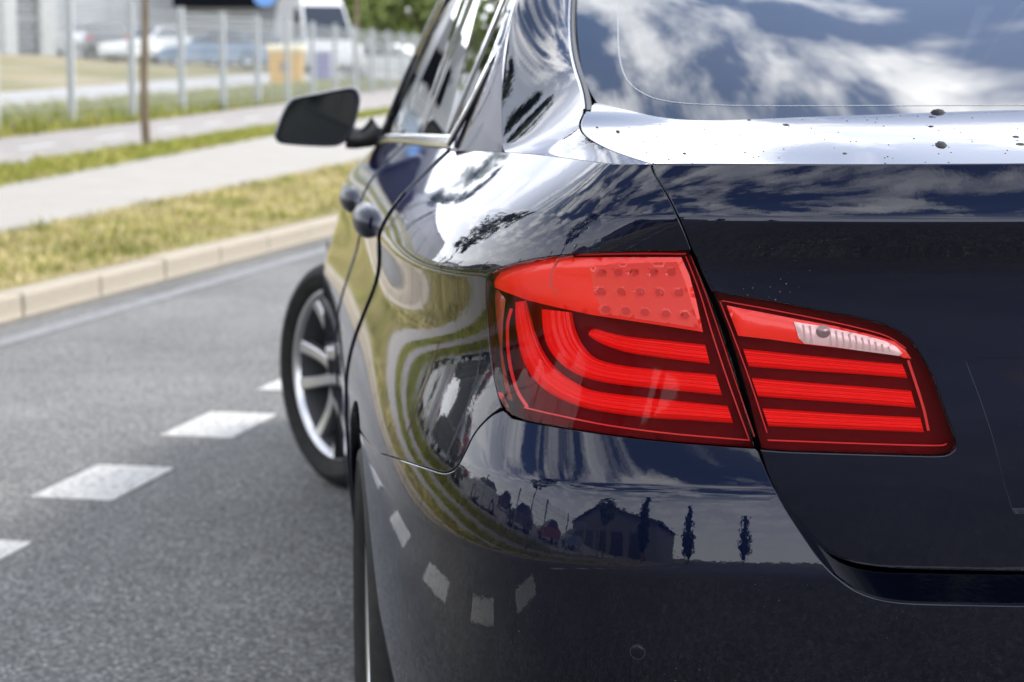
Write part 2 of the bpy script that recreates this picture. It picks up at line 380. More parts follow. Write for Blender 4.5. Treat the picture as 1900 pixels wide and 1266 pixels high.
# ================================================================== THE CAR
car = empty('sedan_car', (0, 0, 0))
tag(car, 'dark navy blue sedan with red tail lights filling the right foreground', 'car')
BP = [(-.70, 5.35), (-.86, 4.85), (-.925, 4.2), (-.918, 3.4), (-.92, 2.6), (-.928, 1.9), (-.934, 1.3), (-.934, .9), (-.918, .6), (-.885, .40), (-.835, .255),
      (-.765, .165), (-.66, .115), (-.52, .082), (-.35, .058), (-.12, .047)]
BPf = np.array(BP + [(-x, y) for x, y in BP[::-1]])
Tg = np.gradient(BPf, axis=0); Tg /= np.linalg.norm(Tg, axis=1)[:, None]; BN = np.stack([-Tg[:, 1], Tg[:, 0]], 1)
NC = len(BPf); half = NC // 2
def sym(a): a = list(a); return np.array(a + a[::-1], float)
W = sym([0] * 9 + [.08, .30, .62, .9, 1, 1, 1])
WH = sym([0] * 10 + [.10, .32, .70, 1, 1, 1])
zsw = sym([.60, .75, .85, .915, .935, .95, .955, .965, .975, .985, .997, 1.005, 1.01, 1.01, 1.01, 1.01])
ztop = sym([.72, .85, .955, 1.04, 1.06, 1.078, 1.092, 1.104, 1.112, 1.114, 1.113, 1.112, 1.113, 1.114, 1.115, 1.116])
otop = sym([.30, .20, .15, .14, .14, .145, .152, .168, .172, .165, .145, .115, .092, .082, .08, .08])
fl = np.minimum(zsw / .95, 1.0)
def net(rows, cols=slice(None)):
    C = []
    for kind, a, b in rows:
        if kind == 'lo': z = (1 - W) * a[0] * fl + W * b[0]; o = (1 - W) * a[1] + W * b[1]
        else:
            w_ = WH if a[0] > .1 else W; oS = (1 - W) * .050 + W * .072
            z = (1 - w_) * (zsw + a[0] * (ztop - zsw)) + w_ * (b[0] if a[0] < 1 else ztop); o = (1 - w_) * (oS + a[1] * (otop - oS)) + w_ * (b[1] if a[0] < 1 else otop)
        C.append(np.concatenate([BPf + BN * o[:, None], z[:, None]], 1)[cols])
    return np.array(C)
rowsU = [('lo', (.20, .06), (.25, .10)), ('lo', (.32, .030), (.35, .088)), ('lo', (.45, .010), (.48, .082)), ('lo', (.58, .002), (.60, .076)), ('lo', (.67, -.001), (.70, .072)),
         ('lo', (.73, .003), (.78, .070)), ('lo', (.79, .020), (.85, .071)), ('lo', (.85, .042), (.91, .074)), ('lo', (.90, .055), (.97, .075)),
         ('hi', (0, 0), (1.008, .073)), ('hi', (0, 0), (1.016, .071)), ('hi', (.28, .12), (1.038, .064)), ('hi', (.50, .32), (1.056, .059)), ('hi', (.58, .42), (1.060, .059)),
         ('hi', (.80, .72), (1.090, .069)), ('hi', (1, 1), None)]
SU = Surf(net(rowsU), 420, 200)
rowsM = [('lo', (.20, .06), (.22, .10)), ('lo', (.32, .030), (.33, .05)), ('lo', (.45, .010), (.46, .022)), ('lo', (.58, .002), (.58, .008)), ('lo', (.66, .000), (.66, .002)),
         ('lo', (.695, .000), (.702, .000)), ('lo', (.70, .000), (.704, .000)), ('lo', (.735, .005), (.745, .005)), ('lo', (.77, .014), (.784, .013)), ('lo', (.775, .015), (.788, .016)),
         ('lo', (.80, .022), (.812, .040)), ('lo', (.85, .042), (.838, .072))]
SM = Surf(net(rowsM, slice(5, NC - 5)), 300, 140)

def arch(S, cy, r, a0, a1, n=26, cz=.335, x=-.93):
    return list(S.nears([(x, cy + r * math.cos(a), cz + r * math.sin(a)) for a in np.linspace(math.radians(a0), math.radians(a1), n)]))
def yz(S, L, x=-.92): return list(S.nears([(x, y, z) for y, z in L]))
def topline(S, u0, u1, n=40): return [np.array([u, 1.0]) for u in np.linspace(u0, u1, n)]
def u_at_px(S, px, v=1.0, lo=.15, hi=.5):
    us = np.linspace(lo, hi, 3000); P = S.ev(np.stack([us, np.full_like(us, v)], 1)); v_ = P - CAM; x = CX + FPX * (v_ @ cR) / (v_ @ cF); return us[np.argmin(np.abs(x - px))]
def u_at_y(S, y, v=1.0):
    us = np.linspace(0, .5, 3000); P = S.ev(np.stack([us, np.full_like(us, v)], 1)); return us[np.argmin(np.abs(P[:, 1] - y))]
px_ = lambda L, n: smooth_poly(L, n)
LAMP_TOP = px_([(903, 520), (915, 506), (940, 495), (985, 483), (1040, 475), (1120, 469), (1200, 466), (1277, 465)], 26)
LAMP_LEFT = px_([(903, 520), (902, 545), (905, 600), (911, 660), (920, 715), (932, 748), (948, 768), (975, 780)], 22)
LAMP_BOT = px_([(975, 780), (1010, 787), (1100, 802), (1200, 815), (1300, 824), (1402, 831)], 24)
LID_EDGE_TOP = px_([(1207, 312), (1240, 365), (1266, 420), (1284, 466)], 14)
LAMP_GAP = px_([(1284, 466), (1318, 541), (1350, 625), (1380, 725), (1408, 833)], 22)
LID_EDGE_LOW = px_([(1408, 833), (1425, 885), (1450, 938), (1482, 985), (1525, 1022), (1580, 1046), (1660, 1057), (1780, 1061), (1890, 1063)], 40)
INNER_TOP = px_([(1318, 541), (1390, 553), (1462, 565), (1540, 580), (1597, 591), (1650, 607), (1685, 628), (1708, 660), (1731, 700)], 30)
INNER_RB = px_([(1731, 700), (1752, 762), (1770, 812), (1771, 832), (1757, 843), (1730, 845)], 18)
INNER_BOT = px_([(1730, 845), (1650, 843), (1550, 840), (1460, 837), (1408, 833)], 16)
SEAM = px_([(938, 752), (905, 777), (880, 806), (862, 842), (848, 866), (836, 875), (820, 877), (790, 868), (740, 852), (700, 840)], 40)
BUMP_EDGE = px_([(1408, 836), (1428, 885), (1455, 938), (1485, 985), (1520, 1035), (1560, 1076), (1605, 1103), (1670, 1117), (1780, 1121), (1890, 1123)], 44)
P2 = lambda S, A: list(S.pxs(A))

door_edge = [(1.235, 1.085), (1.25, 1.05), (1.28, 1.015), (1.33, .98), (1.37, .93), (1.41, .878), (1.45, .837), (1.50, .77), (1.545, .66), (1.565, .5), (1.565, .30)]
u_belt_d = u_at_y(SU, 1.23); u_lip_c = u_at_px(SU, 1207)
AR = .388
# quarter panel
q = topline(SU, u_belt_d, u_lip_c, 60) + P2(SU, LID_EDGE_TOP[1:]) + P2(SU, LAMP_TOP[::-1]) + P2(SU, LAMP_LEFT[1:16]) + P2(SU, SEAM[1:]) 
q += arch(SU, 1.098, AR, 108, -5, 34) + yz(SU, door_edge[::-1])
panel('quarter_panel', SU, [np.array(q)], PAINT, car, h=.011, hb=.006, mirror=True)
# trunk lid, rear face
def both(L): L = [np.array(p) for p in L]; return np.array(L + [np.array([1 - p[0], p[1]]) for p in L[::-1]])
lid = [np.array([.499, 1.0])] + topline(SU, .495, u_lip_c + .0005, 40) + P2(SU, LID_EDGE_TOP[1:]) + P2(SU, INNER_TOP) + P2(SU, INNER_RB[1:]) + P2(SU, INNER_BOT[1:]) + P2(SU, LID_EDGE_LOW[1:])
REC = P2(SU, px_([(1890, 668), (1835, 667), (1795, 668)], 8)) + P2(SU, px_([(1795, 668), (1822, 740), (1848, 820), (1868, 900), (1884, 950)], 16)[1:])
plate_hole = both(REC)
panel('trunk_lid', SU, [both(lid), plate_hole], PAINT, car, h=.011, hb=.006, hole_roll=.0004, depth=.013)
panel('plate_recess', SU, [plate_hole], PAINT, car, h=.02, offset=.0125, gap=-.004, edge=False)
# bumper
ah = [(.712, .345), (.705, .31), (.70, .24)]
arch_b = arch(SM, 1.098, AR, 180, 109, 30)
bump = [np.array([.5, 0.0])] + [np.array([u, 0.0]) for u in np.linspace(.45, SM.near((-.9, .70, .21))[0], 16)] + arch_b
bump += P2(SM, SEAM[::-1][1:-1]) + P2(SM, [(950, 775)]) + P2(SM, LAMP_BOT + np.array([0, 0])) + P2(SM, BUMP_EDGE)
bump_obj = panel('rear_bumper', SM, [both(bump)], PAINT, car, h=.011, hb=.006)
# bumper sill ledge under the lid
be = SM.ev(SM.pxs(BUMP_EDGE)); be = np.vstack([be, (be * [-1, 1, 1])[::-1]])
rows = [be + [0, .003, -.0015], be + [0, .03, .005], be + [0, .07, .015], be + [0, .14, .034]]
n = len(be); mobj('bumper_sill', np.vstack(rows), [(r * n + i, r * n + i + 1, (r + 1) * n + i + 1, (r + 1) * n + i) for r in range(3) for i in range(n - 1)], PAINT, car)
# doors and front fender
top = lambda y0, y1: topline(SU, u_at_y(SU, y0), u_at_y(SU, y1), 20)
B_LINE = [(2.22, 1.06), (2.24, .93), (2.25, .8), (2.25, .55), (2.24, .26)]
A_LINE = [(3.42, 1.03), (3.46, .9), (3.50, .75), (3.50, .5), (3.48, .26)]
rd = top(2.22, 1.24) + yz(SU, door_edge) + yz(SU, [(1.57, .25), (1.8, .25), (2.0, .25)]) + yz(SU, B_LINE[::-1])
panel('rear_door', SU, [np.array(rd)], PAINT, car, h=.02, hb=.008, gap=.004, roll=.0012, depth=.022, offset=-.0034, mirror=True)
fd = top(3.42, 2.23) + yz(SU, B_LINE) + yz(SU, [(2.5, .25), (3.0, .25)]) + yz(SU, A_LINE[::-1])
panel('front_door', SU, [np.array(fd)], PAINT, car, h=.03, hb=.012, gap=.004, roll=.0012, depth=.024, offset=-.006, mirror=True)
ff = [np.array([u, 1.0]) for u in np.linspace(.02, u_at_y(SU, 3.43), 20)] + yz(SU, A_LINE) + arch(SU, 4.066, AR, -5, 185, 40) + yz(SU, [(4.55, .25), (4.9, .25)]) + [np.array([.02, .1])]
panel('front_fender', SU, [np.array(ff)], PAINT, car, h=.03, hb=.015, mirror=True)
sill = yz(SU, [(3.4, .24), (2.5, .24), (1.6, .24), (1.6, .205), (2.5, .205), (3.4, .205)])
panel('side_sill', SU, [np.array(sill)], BLACK, car, h=.05, edge=False, mirror=True)
# dark inner shell seen through the shut lines
def sel_shell(p):
    for cy in (1.098, 4.066):
        if abs(p[0]) > .6 and (p[1] - cy) ** 2 + (p[2] - .335) ** 2 < .41 ** 2: return False
    return True
shell('body_shell', SU, .045, GAP, car, 2, 3, sel_shell)
shell('bumper_core', SM, .03, GAP, car, 2, 3, lambda p: sel_shell(p) and p[2] < .80 and not (abs(p[0]) < .62 and p[2] > .66))

# ---- upper body: pillar strip, deck, glass, roof
Lpx = [(1200, None, None), (1100, None, None), (1020, None, None), (965, None, None), (934, None, None), (929, 205, .83), (936, 112, .93), (947, 42, 1.0), (955, 0, 1.05)]
Rpx = [(1207, 311, .192), (1135, 281, .31), (1088, 256, .40), (1073, 234, .47), (1084, 206, .545), (1080, 172, .62), (1061, 118, .74), (1054, 55, .90), (1056, 0, 1.03)]
Lp, Rp = [], []
for (a, b, y) in Lpx:
    Lp.append(SU.ev(np.array([u_at_px(SU, a), 1.0]))[0] if b is None else on_y(a, b, y))
for (a, b, y) in Rpx: Rp.append(on_y(a, b, y))
Lp += [np.array([-.655, 1.25, 1.39]), np.array([-.60, 1.6, 1.44])]; Rp += [np.array([-.585, 1.25, 1.395]), np.array([-.53, 1.55, 1.44])]
Rp[0] = SU.ev(np.array([u_lip_c, 1.0]))[0] + [0, .001, .0005]; Lp[0] = Rp[0] - [.002, 0, 0]
Lp, Rp = np.array(Lp), np.array(Rp)
# many rows so that the strip's outer edge follows the shoulder exactly
spx = [1207, 1185, 1160, 1130, 1100, 1065, 1030, 1000, 975, 955, 940, 932]
u_s = np.array([u_at_px(SU, p) for p in spx]); LA = SU.ev(np.stack([u_s, np.ones(len(spx))], 1)); LA[0] = Rp[0] - [.002, 0, 0]
LA = np.vstack([LA, smooth_poly(np.vstack([LA[-1], Lp[5:]]), 13)[1:]])
lr = np.linspace(0, 1, 12); RA = np.vstack([smooth_poly(Rp[:5], 12), smooth_poly(Rp[4:], 13)[1:]])
ctrlP = []; nk = len(LA)
for k in range(nk):
    a, b = LA[k], RA[k]; d = b - a; tv = (LA + RA)[min(k + 1, nk - 1)] - (LA + RA)[max(k - 1, 0)]
    nn = np.cross(d, tv); nn /= np.linalg.norm(nn) + 1e-9
    if nn[2] < 0: nn = -nn
    bu = np.interp(k, [0, 4, 9, 12, 14, 18, 23], [0, 0, -.006, -.003, .006, .010, .004])
    ctrlP.append([a, a + d * .10 + nn * bu * .5, a + d * .35 + nn * bu * 1.1, a + d * .65 + nn * bu * 1.1, a + d * .90 + nn * bu * .5, b])
SP = Surf(np.array(ctrlP), 40, 160, flip=True)
def grid_panel(name, S, m, parent, nu, nv, mirror=False, u0=0, u1=1, v0=0, v1=1, lift=0.0, edge=None):
    uu, vv = np.meshgrid(np.linspace(u0, u1, nu), np.linspace(v0, v1, nv)); uv = np.stack([uu.ravel(), vv.ravel()], 1); P = S.ev(uv); Nn = S.nrm(uv); P = P + Nn * lift
    Fc = [(j * nu + i, j * nu + i + 1, (j + 1) * nu + i + 1, (j + 1) * nu + i) for j in range(nv - 1) for i in range(nu - 1)]
    if S.flip: Fc = [f[::-1] for f in Fc]
    o = mobj(name, P, Fc, m, parent, True, normals=Nn)
    if mirror: mirror_obj(o, P, Fc, Nn, m, parent)
    return o
bl = np.array([(0.004, .002), (.996, .002), (.996, .998), (.004, .998)])
def rect_loop(n=60):
    a = np.linspace(.002, .998, n); return np.vstack([np.stack([a, a * 0 + .001], 1), np.stack([a * 0 + .999, a], 1), np.stack([a[::-1], a * 0 + .999], 1), np.stack([a * 0 + .001, a[::-1]], 1)])
grid_panel('rear_pillar', SP, PAINT, car, 40, 190, mirror=True)
for sg in (1, -1):
    b = MB(); b.tube([(SP.ev(np.array([1.0, v]))[0] + [.0035, 0, -.010]) * [sg, 1, 1] for v in np.linspace(.0, .5, 50)], .0065, 6); b.build('lid_gap_dark', GAP, car, True)  # dark tube added under the shut line, stands in for the gap's shade

# pillar side between side-window trim and pillar crease
trim_pts = [on_y(835, 272, 1.215), on_y(880, 190, 1.14), on_y(914, 118, 1.105), on_y(938, 58, 1.115), on_y(958, 0, 1.14), np.array([-.63, 1.35, 1.395]), np.array([-.605, 1.6, 1.43])]
cre = [SU.ev(np.array([u_at_px(SU, 932), 1.0]))[0], Lp[5], Lp[6], (Lp[6] + Lp[7]) / 2, Lp[8], Lp[9], Lp[10]]
ctrlQ = []
for a, b in zip(trim_pts, cre):
    d = b - a; o = np.array([-.004, -.001, .002]); ctrlQ.append([a, a + d / 3 + o, a + d * 2 / 3 + o, b])
uq = np.linspace(u_at_px(SU, 835, lo=.1), u_at_px(SU, 932), 4); ctrlQ[0] = [SU.ev(np.array([u, 1.0]))[0] for u in uq]
SQ = Surf(np.array(ctrlQ), 30, 80, flip=False)
if SQ.nrm(np.array([.5, .3]))[0][0] > 0: SQ.flip = True
grid_panel('pillar_side', SQ, PAINT, car, 16, 60, mirror=True)

# deck of the trunk lid
def lip(u): return SU.ev(np.array([u, 1.0]))[0]
GB = [(1100, 191, .60), (1130, 197, .585), (1160, 201, .572), (1200, 204, .56), (1240, 206, .55), (1320, 208, .537), (1400, 208, .527), (1500, 207.5, .517), (1600, 206.5, .51), (1750, 205, .504), (1900, 203.5, .50)]
gbl = [on_y(*p) for p in GB]; gb_y = lambda x: np.interp(abs(x), [abs(p[0]) for p in gbl][::-1], [p[1] for p in gbl][::-1]); gb_z = lambda x: np.interp(abs(x), [abs(p[0]) for p in gbl][::-1], [p[2] for p in gbl][::-1])
uS = np.linspace(u_lip_c - .01, .5, 200); lipP = SU.ev(np.stack([uS, np.ones(200)], 1))
lip_y = lambda x: np.interp(-abs(x), lipP[:, 0], lipP[:, 1]); lip_z = lambda x: np.interp(-abs(x), lipP[:, 0], lipP[:, 2])
Redge = smooth_poly([Rp[0], Rp[1], Rp[2], Rp[3], Rp[4], gbl[0]], 15); fs = np.r_[0, np.cumsum(np.linalg.norm(np.diff(Redge, axis=0), axis=1))]; fs /= fs[-1]
rowsD = []
for e, f in zip(Redge, fs):
    r = []
    for s in [0, .04, .10, .18, .28, .40, .54, .70, .86, 1.0]:
        x = e[0] * (1 - s); y = lip_y(x) * (1 - f) + gb_y(x) * f; z = lip_z(x) * (1 - f) + gb_z(x) * f + .006 * math.sin(math.pi * f) * min(1, s * 2.5)
        g = max(0, 1 - s / .40); g = g * g * (3 - 2 * g); r.append(np.array([x, y, z]) * (1 - g) + np.array([x, e[1], e[2]]) * g)
    rowsD.append(r + [q_ * [-1, 1, 1] for q_ in r[:-1][::-1]])
SD = Surf(np.array(rowsD), 160, 60, flip=False)
if SD.nrm(np.array([.5, .5]))[0][2] < 0: SD.flip = True
panel('trunk_deck', SD, [rect_loop(90)], PAINT, car, h=.012, hb=.008, gap=.0024, roll=.0012)

# rear window glass
Gs = [gbl[0] + [.014, -.09, -.03], Rp[5] + [.012, 0, 0], Rp[6] + [.012, 0, -.001], Rp[7] + [.012, 0, -.001], Rp[8] + [.012, 0, -.001], Rp[9] + [.012, 0, -.001], Rp[10] + [.012, 0, 0]]
# smooth crowned sheet fitted to the opening
fp_ = np.array([gbl[0] + [.012, -.045, -.016], *[g_ for g_ in Gs[1:6]], *[np.array([0, y, 1.157 + .405 * (y - .50) - .10 * (y - .50) ** 2]) for y in (.50, .6, .75, .9, 1.05)], np.array([0, 1.25, 1.405]), np.array([0, 1.47, 1.45])])
tm = lambda x, y: np.stack([x * 0 + 1, y, y * y, y ** 3, x * x, x * x * y, x ** 4], -1)
wf = np.r_[np.ones(6) * 2, np.ones(5), .7, .7]; cf, *_ = np.linalg.lstsq(tm(fp_[:, 0], fp_[:, 1]) * wf[:, None], fp_[:, 2] * wf, rcond=None)
rowsG = []; Ge = smooth_poly(Gs, 14)
for k, v in enumerate(np.linspace(0, 1, 14)):
    e = Ge[k]; yc_ = np.interp(v, np.linspace(0, 1, 14), np.interp(Ge[:, 1], [p[1] for p in Gs], [.36, .545, .66, .81, .945, 1.2, 1.47])); r = []
    for s in [0, .04, .10, .2, .35, .55, .78, 1.0]:
        x = e[0] * (1 - s); y = e[1] + (yc_ - e[1]) * (1 - (1 - s) ** 2); r.append(np.array([x, y, float(tm(np.array(x), np.array(y)) @ cf)]))
    rowsG.append(r + [q_ * [-1, 1, 1] for q_ in r[:-1][::-1]])
SG = Surf(np.array(rowsG), 120, 60, flip=False)
if SG.nrm(np.array([.5, .5]))[0][2] < 0: SG.flip = True
rw = grid_panel('rear_window', SG, RGLASS, car, 70, 50)
# ceramic border, its bright edge line and the heating wires on the inside of the glass
FRITIN = px_([(1147, 0), (1147, 60), (1150, 110), (1163, 148), (1190, 172), (1230, 187), (1300, 194), (1450, 197), (1890, 195)], 60)
fi = list(SG.pxs(FRITIN))
def strip_on(S, uvs, w_, name, m, parent, lift):
    uvs = np.array(uvs); P = S.ev(uvs); Nn = S.nrm(uvs); T = np.gradient(P, axis=0); T /= np.linalg.norm(T, axis=1)[:, None] + 1e-12; o = np.cross(T, Nn)
    A = P + o * w_ / 2 + Nn * lift; B = P - o * w_ / 2 + Nn * lift; k = len(P)
    return mobj(name, np.vstack([A, B]), [(i, i + 1, k + i + 1, k + i) for i in range(k - 1)], m, parent)
FRIT = mat('ceramic_border', (.010, .011, .012), .5)
FLINE = mat('border_line', (.20, .215, .23), .5)
strip_on(SG, fi + [np.array([1 - p[0], p[1]]) for p in fi[::-1]], .0016, 'border_line', FLINE, rw, .0004)
vtop = SG.px(1147, 0)[1]
for i in range(15):
    v = fi[-1][1] + .012 + (.86 - fi[-1][1]) * i / 15
    kk = [p for p in fi if p[1] <= v]; u0 = min([p[0] for p in fi if p[1] >= v - .03] + [SG.px(1148, 0)[0]])
    strip_on(SG, [np.array([u, v]) for u in np.linspace(u0 + .004, 1 - u0 - .004, 24)], .0009, 'heating_wire', mat('heating_wire', (.30, .24, .18), .5), rw, -.0008)
# frit ring just below the glass
fr = [np.array([.002, .999])] + [np.array([.002, v]) for v in np.linspace(.95, .003, 14)] + [np.array([u, .003]) for u in np.linspace(.02, .5, 20)]
fr_in = fi[::-1]
outer = resample(np.array(fr), 90); inner = resample(np.array([np.array([fi[0][0], .97])] + fi), 90)
P_o = SG.ev(outer) - SG.nrm(outer) * .002; P_i = SG.ev(inner) - SG.nrm(inner) * .002
vv_ = np.vstack([P_o, P_i]); ff_ = [(i, i + 1, 91 + i - 0, 90 + i) for i in range(89)]
o = mobj('ceramic_border', vv_, ff_, FRIT, rw); mirror_obj(o, vv_, ff_, None, FRIT, rw)
# black seal and bright moulding along the glass side
seal = [Rp[4] + [.004, .002, -.002]] + [Rp[k] + [.005, 0, -.001] for k in range(5, 11)]
mould = resample(np.array([SP.ev(np.array([.995, v]))[0] for v in np.linspace(.47, 1, 60)]), 70)
for sg in (1, -1):
    b = MB(); b.tube(mould * [sg, 1, 1] + np.array([.0015 * sg, 0, .0006]), .0016, 6); b.build('glass_moulding', mat('dark_chrome', (.45, .45, .46), .2, 1.0), car, True)
    b = MB(); b.tube((mould + [.007, 0, -.003]) * [sg, 1, 1], .0045, 6); b.build('glass_seal', BLACK, car, True)

# side windows: plane leaning in above the belt
ub = np.linspace(u_at_y(SU, 3.62), u_at_y(SU, 1.0), 60); beltP = SU.ev(np.stack([ub, np.ones(60)], 1))
bx = lambda y: np.interp(y, beltP[::-1, 1], beltP[::-1, 0]); bz = lambda y: np.interp(y, beltP[::-1, 1], beltP[::-1, 2])
rail = np.array([(3.56, 1.035), (3.2, 1.175), (2.9, 1.305), (2.65, 1.392), (2.3, 1.432), (1.9, 1.437), (1.6, 1.43), (1.35, 1.395), (1.14, 1.32)])
rz = lambda y: np.interp(y, rail[::-1, 0], rail[::-1, 1])
def WP(y, z, out=0.0):
    h = z - bz(y); c_ = np.interp(y, [1.5, 2.4], [.40, .315]); return np.array([bx(y) + .012 + c_ * h + .08 * h * h - out, y, z + out * .35])
def wpanel(name, poly, m, parent, out=0.0, mirror=True, thick=.004):
    P = np.array([WP(y, z, out) for y, z in poly]); n_ = len(P); Q = P + [thick, 0, -.001]
    V = np.vstack([P, Q]); Fc = [tuple(range(n_)), tuple(range(2 * n_ - 1, n_ - 1, -1))] + [(i, n_ + i, n_ + (i + 1) % n_, (i + 1) % n_) for i in range(n_)]
    nn = np.cross(P[1] - P[0], P[2] - P[0])
    if nn[0] > 0: Fc = [f[::-1] for f in Fc]
    a = mobj(name, V, Fc, m, parent, False)
    if mirror: mobj(name, V * [-1, 1, 1], [f[::-1] for f in Fc], m, parent, False)
    return a
def wpoly(y0, y1, n=10, top_in=.022, bot=.004):
    ys = np.linspace(y0, y1, n); return [(y, bz(y) + bot) for y in ys] + [(y, max(rz(y) - top_in, bz(y) + bot + .002)) for y in ys[::-1]]
wpanel('front_door_glass', wpoly(3.40, 2.18, 14, .03), WGLASS, car)
wpanel('rear_door_glass', wpoly(2.06, 1.50, 8), WGLASS, car)
wpanel('quarter_glass', [(1.47, bz(1.47) + .004), (1.24, bz(1.24) + .004), (1.165, 1.19), (1.13, 1.235), (1.14, 1.29), (1.17, rz(1.17) - .01), (1.3, rz(1.3) - .022), (1.47, rz(1.47) - .022)], WGLASS, car)
wpanel('center_pillar', wpoly(2.18, 2.06, 3, .01), GLOSSB, car, .002, thick=.03)
wpanel('division_bar', wpoly(1.50, 1.47, 3, .01), GLOSSB, car, .003, thick=.02)
# window frame rail, A pillar and roof edge
for sg in (1, -1):
    b = MB(); b.tube([WP(y, rz(y) - .006, .001) * [sg, 1, 1] for y in np.linspace(3.5, 1.16, 50)], .012, 8); b.build('window_frame', GLOSSB, car, True)
    b = MB(); b.tube([(WP(y, rz(y) + .012, -.004)) * [sg, 1, 1] for y in np.linspace(3.56, 1.6, 50)], .019, 10); b.build('roof_rail', PAINT, car, True)
    ct = [WP(y, bz(y) + .009, .006) for y in np.linspace(3.44, 1.225, 40)]
    ctr = smooth_poly([trim_pts[0] + [-.002, 0, .004], trim_pts[1] + [-.003, 0, .001], trim_pts[2] + [-.003, 0, .001], trim_pts[3] + [-.003, 0, .001], trim_pts[4] + [-.003, 0, 0], trim_pts[5], trim_pts[6]], 50)
    b = MB(); b.tube(np.array(ct) * [sg, 1, 1], .0125, 8); b.build('belt_trim', CHROME, car, True)
    b = MB(); b.tube(ctr * [sg, 1, 1], .005, 8); b.build('window_trim', CHROME, car, True)
# roof, windscreen, bonnet, nose
rr = []
for y, zc_ in ((1.25, 1.405), (1.6, 1.452), (2.0, 1.466), (2.5, 1.455), (2.75, 1.425)):
    xe = WP(y, rz(y))[0]; ze = rz(y) + .012; rr.append([(xe * s, y + (.05 if y > 2.6 else 0) * (1 - s * s), ze + (zc_ - ze) * (1 - abs(s) ** 2.4)) for s in (-1, -.85, -.5, 0, .5, .85, 1)])
SR = Surf(np.array(rr), 30, 30); SR.flip = SR.nrm(np.array([.5, .5]))[0][2] < 0
grid_panel('roof', SR, PAINT, car, 26, 26)
ww = []
for s0, (y, z, xw) in enumerate(((3.62, 1.0, .74), (3.35, 1.115, .70), (3.05, 1.25, .655), (2.75, 1.40, .61))):
    ww.append([(xw * s, y + .18 * (1 - s * s), z + .02 * (1 - s * s)) for s in (-1, -.6, -.2, .2, .6, 1)])
SWs = Surf(np.array(ww), 24, 20); SWs.flip = SWs.nrm(np.array([.5, .5]))[0][2] < 0
grid_panel('windscreen', SWs, WGLASS, car, 20, 14)
hb_ = []
for y in np.linspace(3.62, 5.0, 8):
    e = SU.ev(np.array([u_at_y(SU, y), 1.0]))[0]; hb_.append([(e[0] * s, y + .10 * (1 - s * s), e[2] + .045 * (1 - abs(s) ** 2)) for s in (-1, -.8, -.4, 0, .4, .8, 1)])
SHd = Surf(np.array(hb_), 24, 20); SHd.flip = SHd.nrm(np.array([.5, .5]))[0][2] < 0
grid_panel('bonnet', SHd, PAINT, car, 20, 20)
b = MB()
ns = [(-.82, 4.95), (-.6, 5.12), (-.3, 5.2), (0, 5.22), (.3, 5.2), (.6, 5.12), (.82, 4.95)]
V = []
for z, d in ((.2, -.06), (.35, 0), (.55, 0), (.72, -.05), (.80, -.16)): V += [(x, y + d, z) for x, y in ns]
b.add(V, [(j * 7 + i, (j + 1) * 7 + i, (j + 1) * 7 + i + 1, j * 7 + i + 1) for j in range(4) for i in range(6)]); b.build('front_bumper', PAINT, car, True)
b = MB(); b.box((0, 2.6, .2), (1.5, 4.3, .06)); b.build('floor_pan', GAP, car)
# cabin: shelf, seats, headrests, dashboard
b = MB(); b.box((0, .95, 1.02), (1.2, .6, .02)); b.build('parcel_shelf', INTER, car)
def seat(x, y, wd, name):
    s = empty(name, (0, 0, 0), 0, car)
    b = MB(); b.prism([(y - .02, .5), (y + .12, .5), (y + .02, 1.07), (y - .08, 1.07)], x - wd / 2, x + wd / 2, lambda a, z, q: (q, a, z)); b.build('backrest', INTER, s, True, 60)
    for hx in ([x] if wd < .8 else [x - .36, x + .36]):
        b = MB(); b.tube([(hx - .11, y - .05, 1.15), (hx - .07, y - .05, 1.16), (hx + .07, y - .05, 1.16), (hx + .11, y - .05, 1.15)], [.05, .075, .075, .05], 12); b.build('headrest', INTER, s, True)
seat(-.38, 2.3, .5, 'front_seat'); seat(.38, 2.3, .5, 'front_seat'); seat(0, 1.32, 1.3, 'rear_seat')
b = MB(); b.prism([(3.1, .7), (3.6, .7), (3.6, .98), (3.2, .95)], -.72, .72, lambda a, z, q: (q, a, z)); b.build('dashboard', INTER, car)
b = MB(); b.box((-.01, 2.3, .45), (1.45, 2.6, .05)); b.build('cabin_floor', INTER, car)

# ---- door handles
for sg in (1, -1):
    for nm, y, z in (('door_handle', 1.74, .953), ('door_handle', 2.75, .934)):
        s = SU.near((-.88, y, z)); p = SU.ev(s)[0]; nn = SU.nrm(s)[0]; c = p + np.array([.004, 0, .0])
        b = MB(); ys = np.linspace(-.105, .105, 13); pts = [(c + [-.010 * (1 - (k / .105) ** 4), k, 0]) * [sg, 1, 1] for k in ys]
        b.tube(pts, [.012 + .0135 * (1 - abs(k / .105) ** 4) for k in ys], 14)
        V = np.array(b.v); cc = c * [sg, 1, 1]; V[:, 2] = cc[2] + (V[:, 2] - cc[2]) * 1.2; b.v = [tuple(v) for v in V]
        h = b.build(nm, mat('handle_paint', (.004, .006, .018), .35, coat=.15, coat_r=.1, spec=.15), car, True, 60)

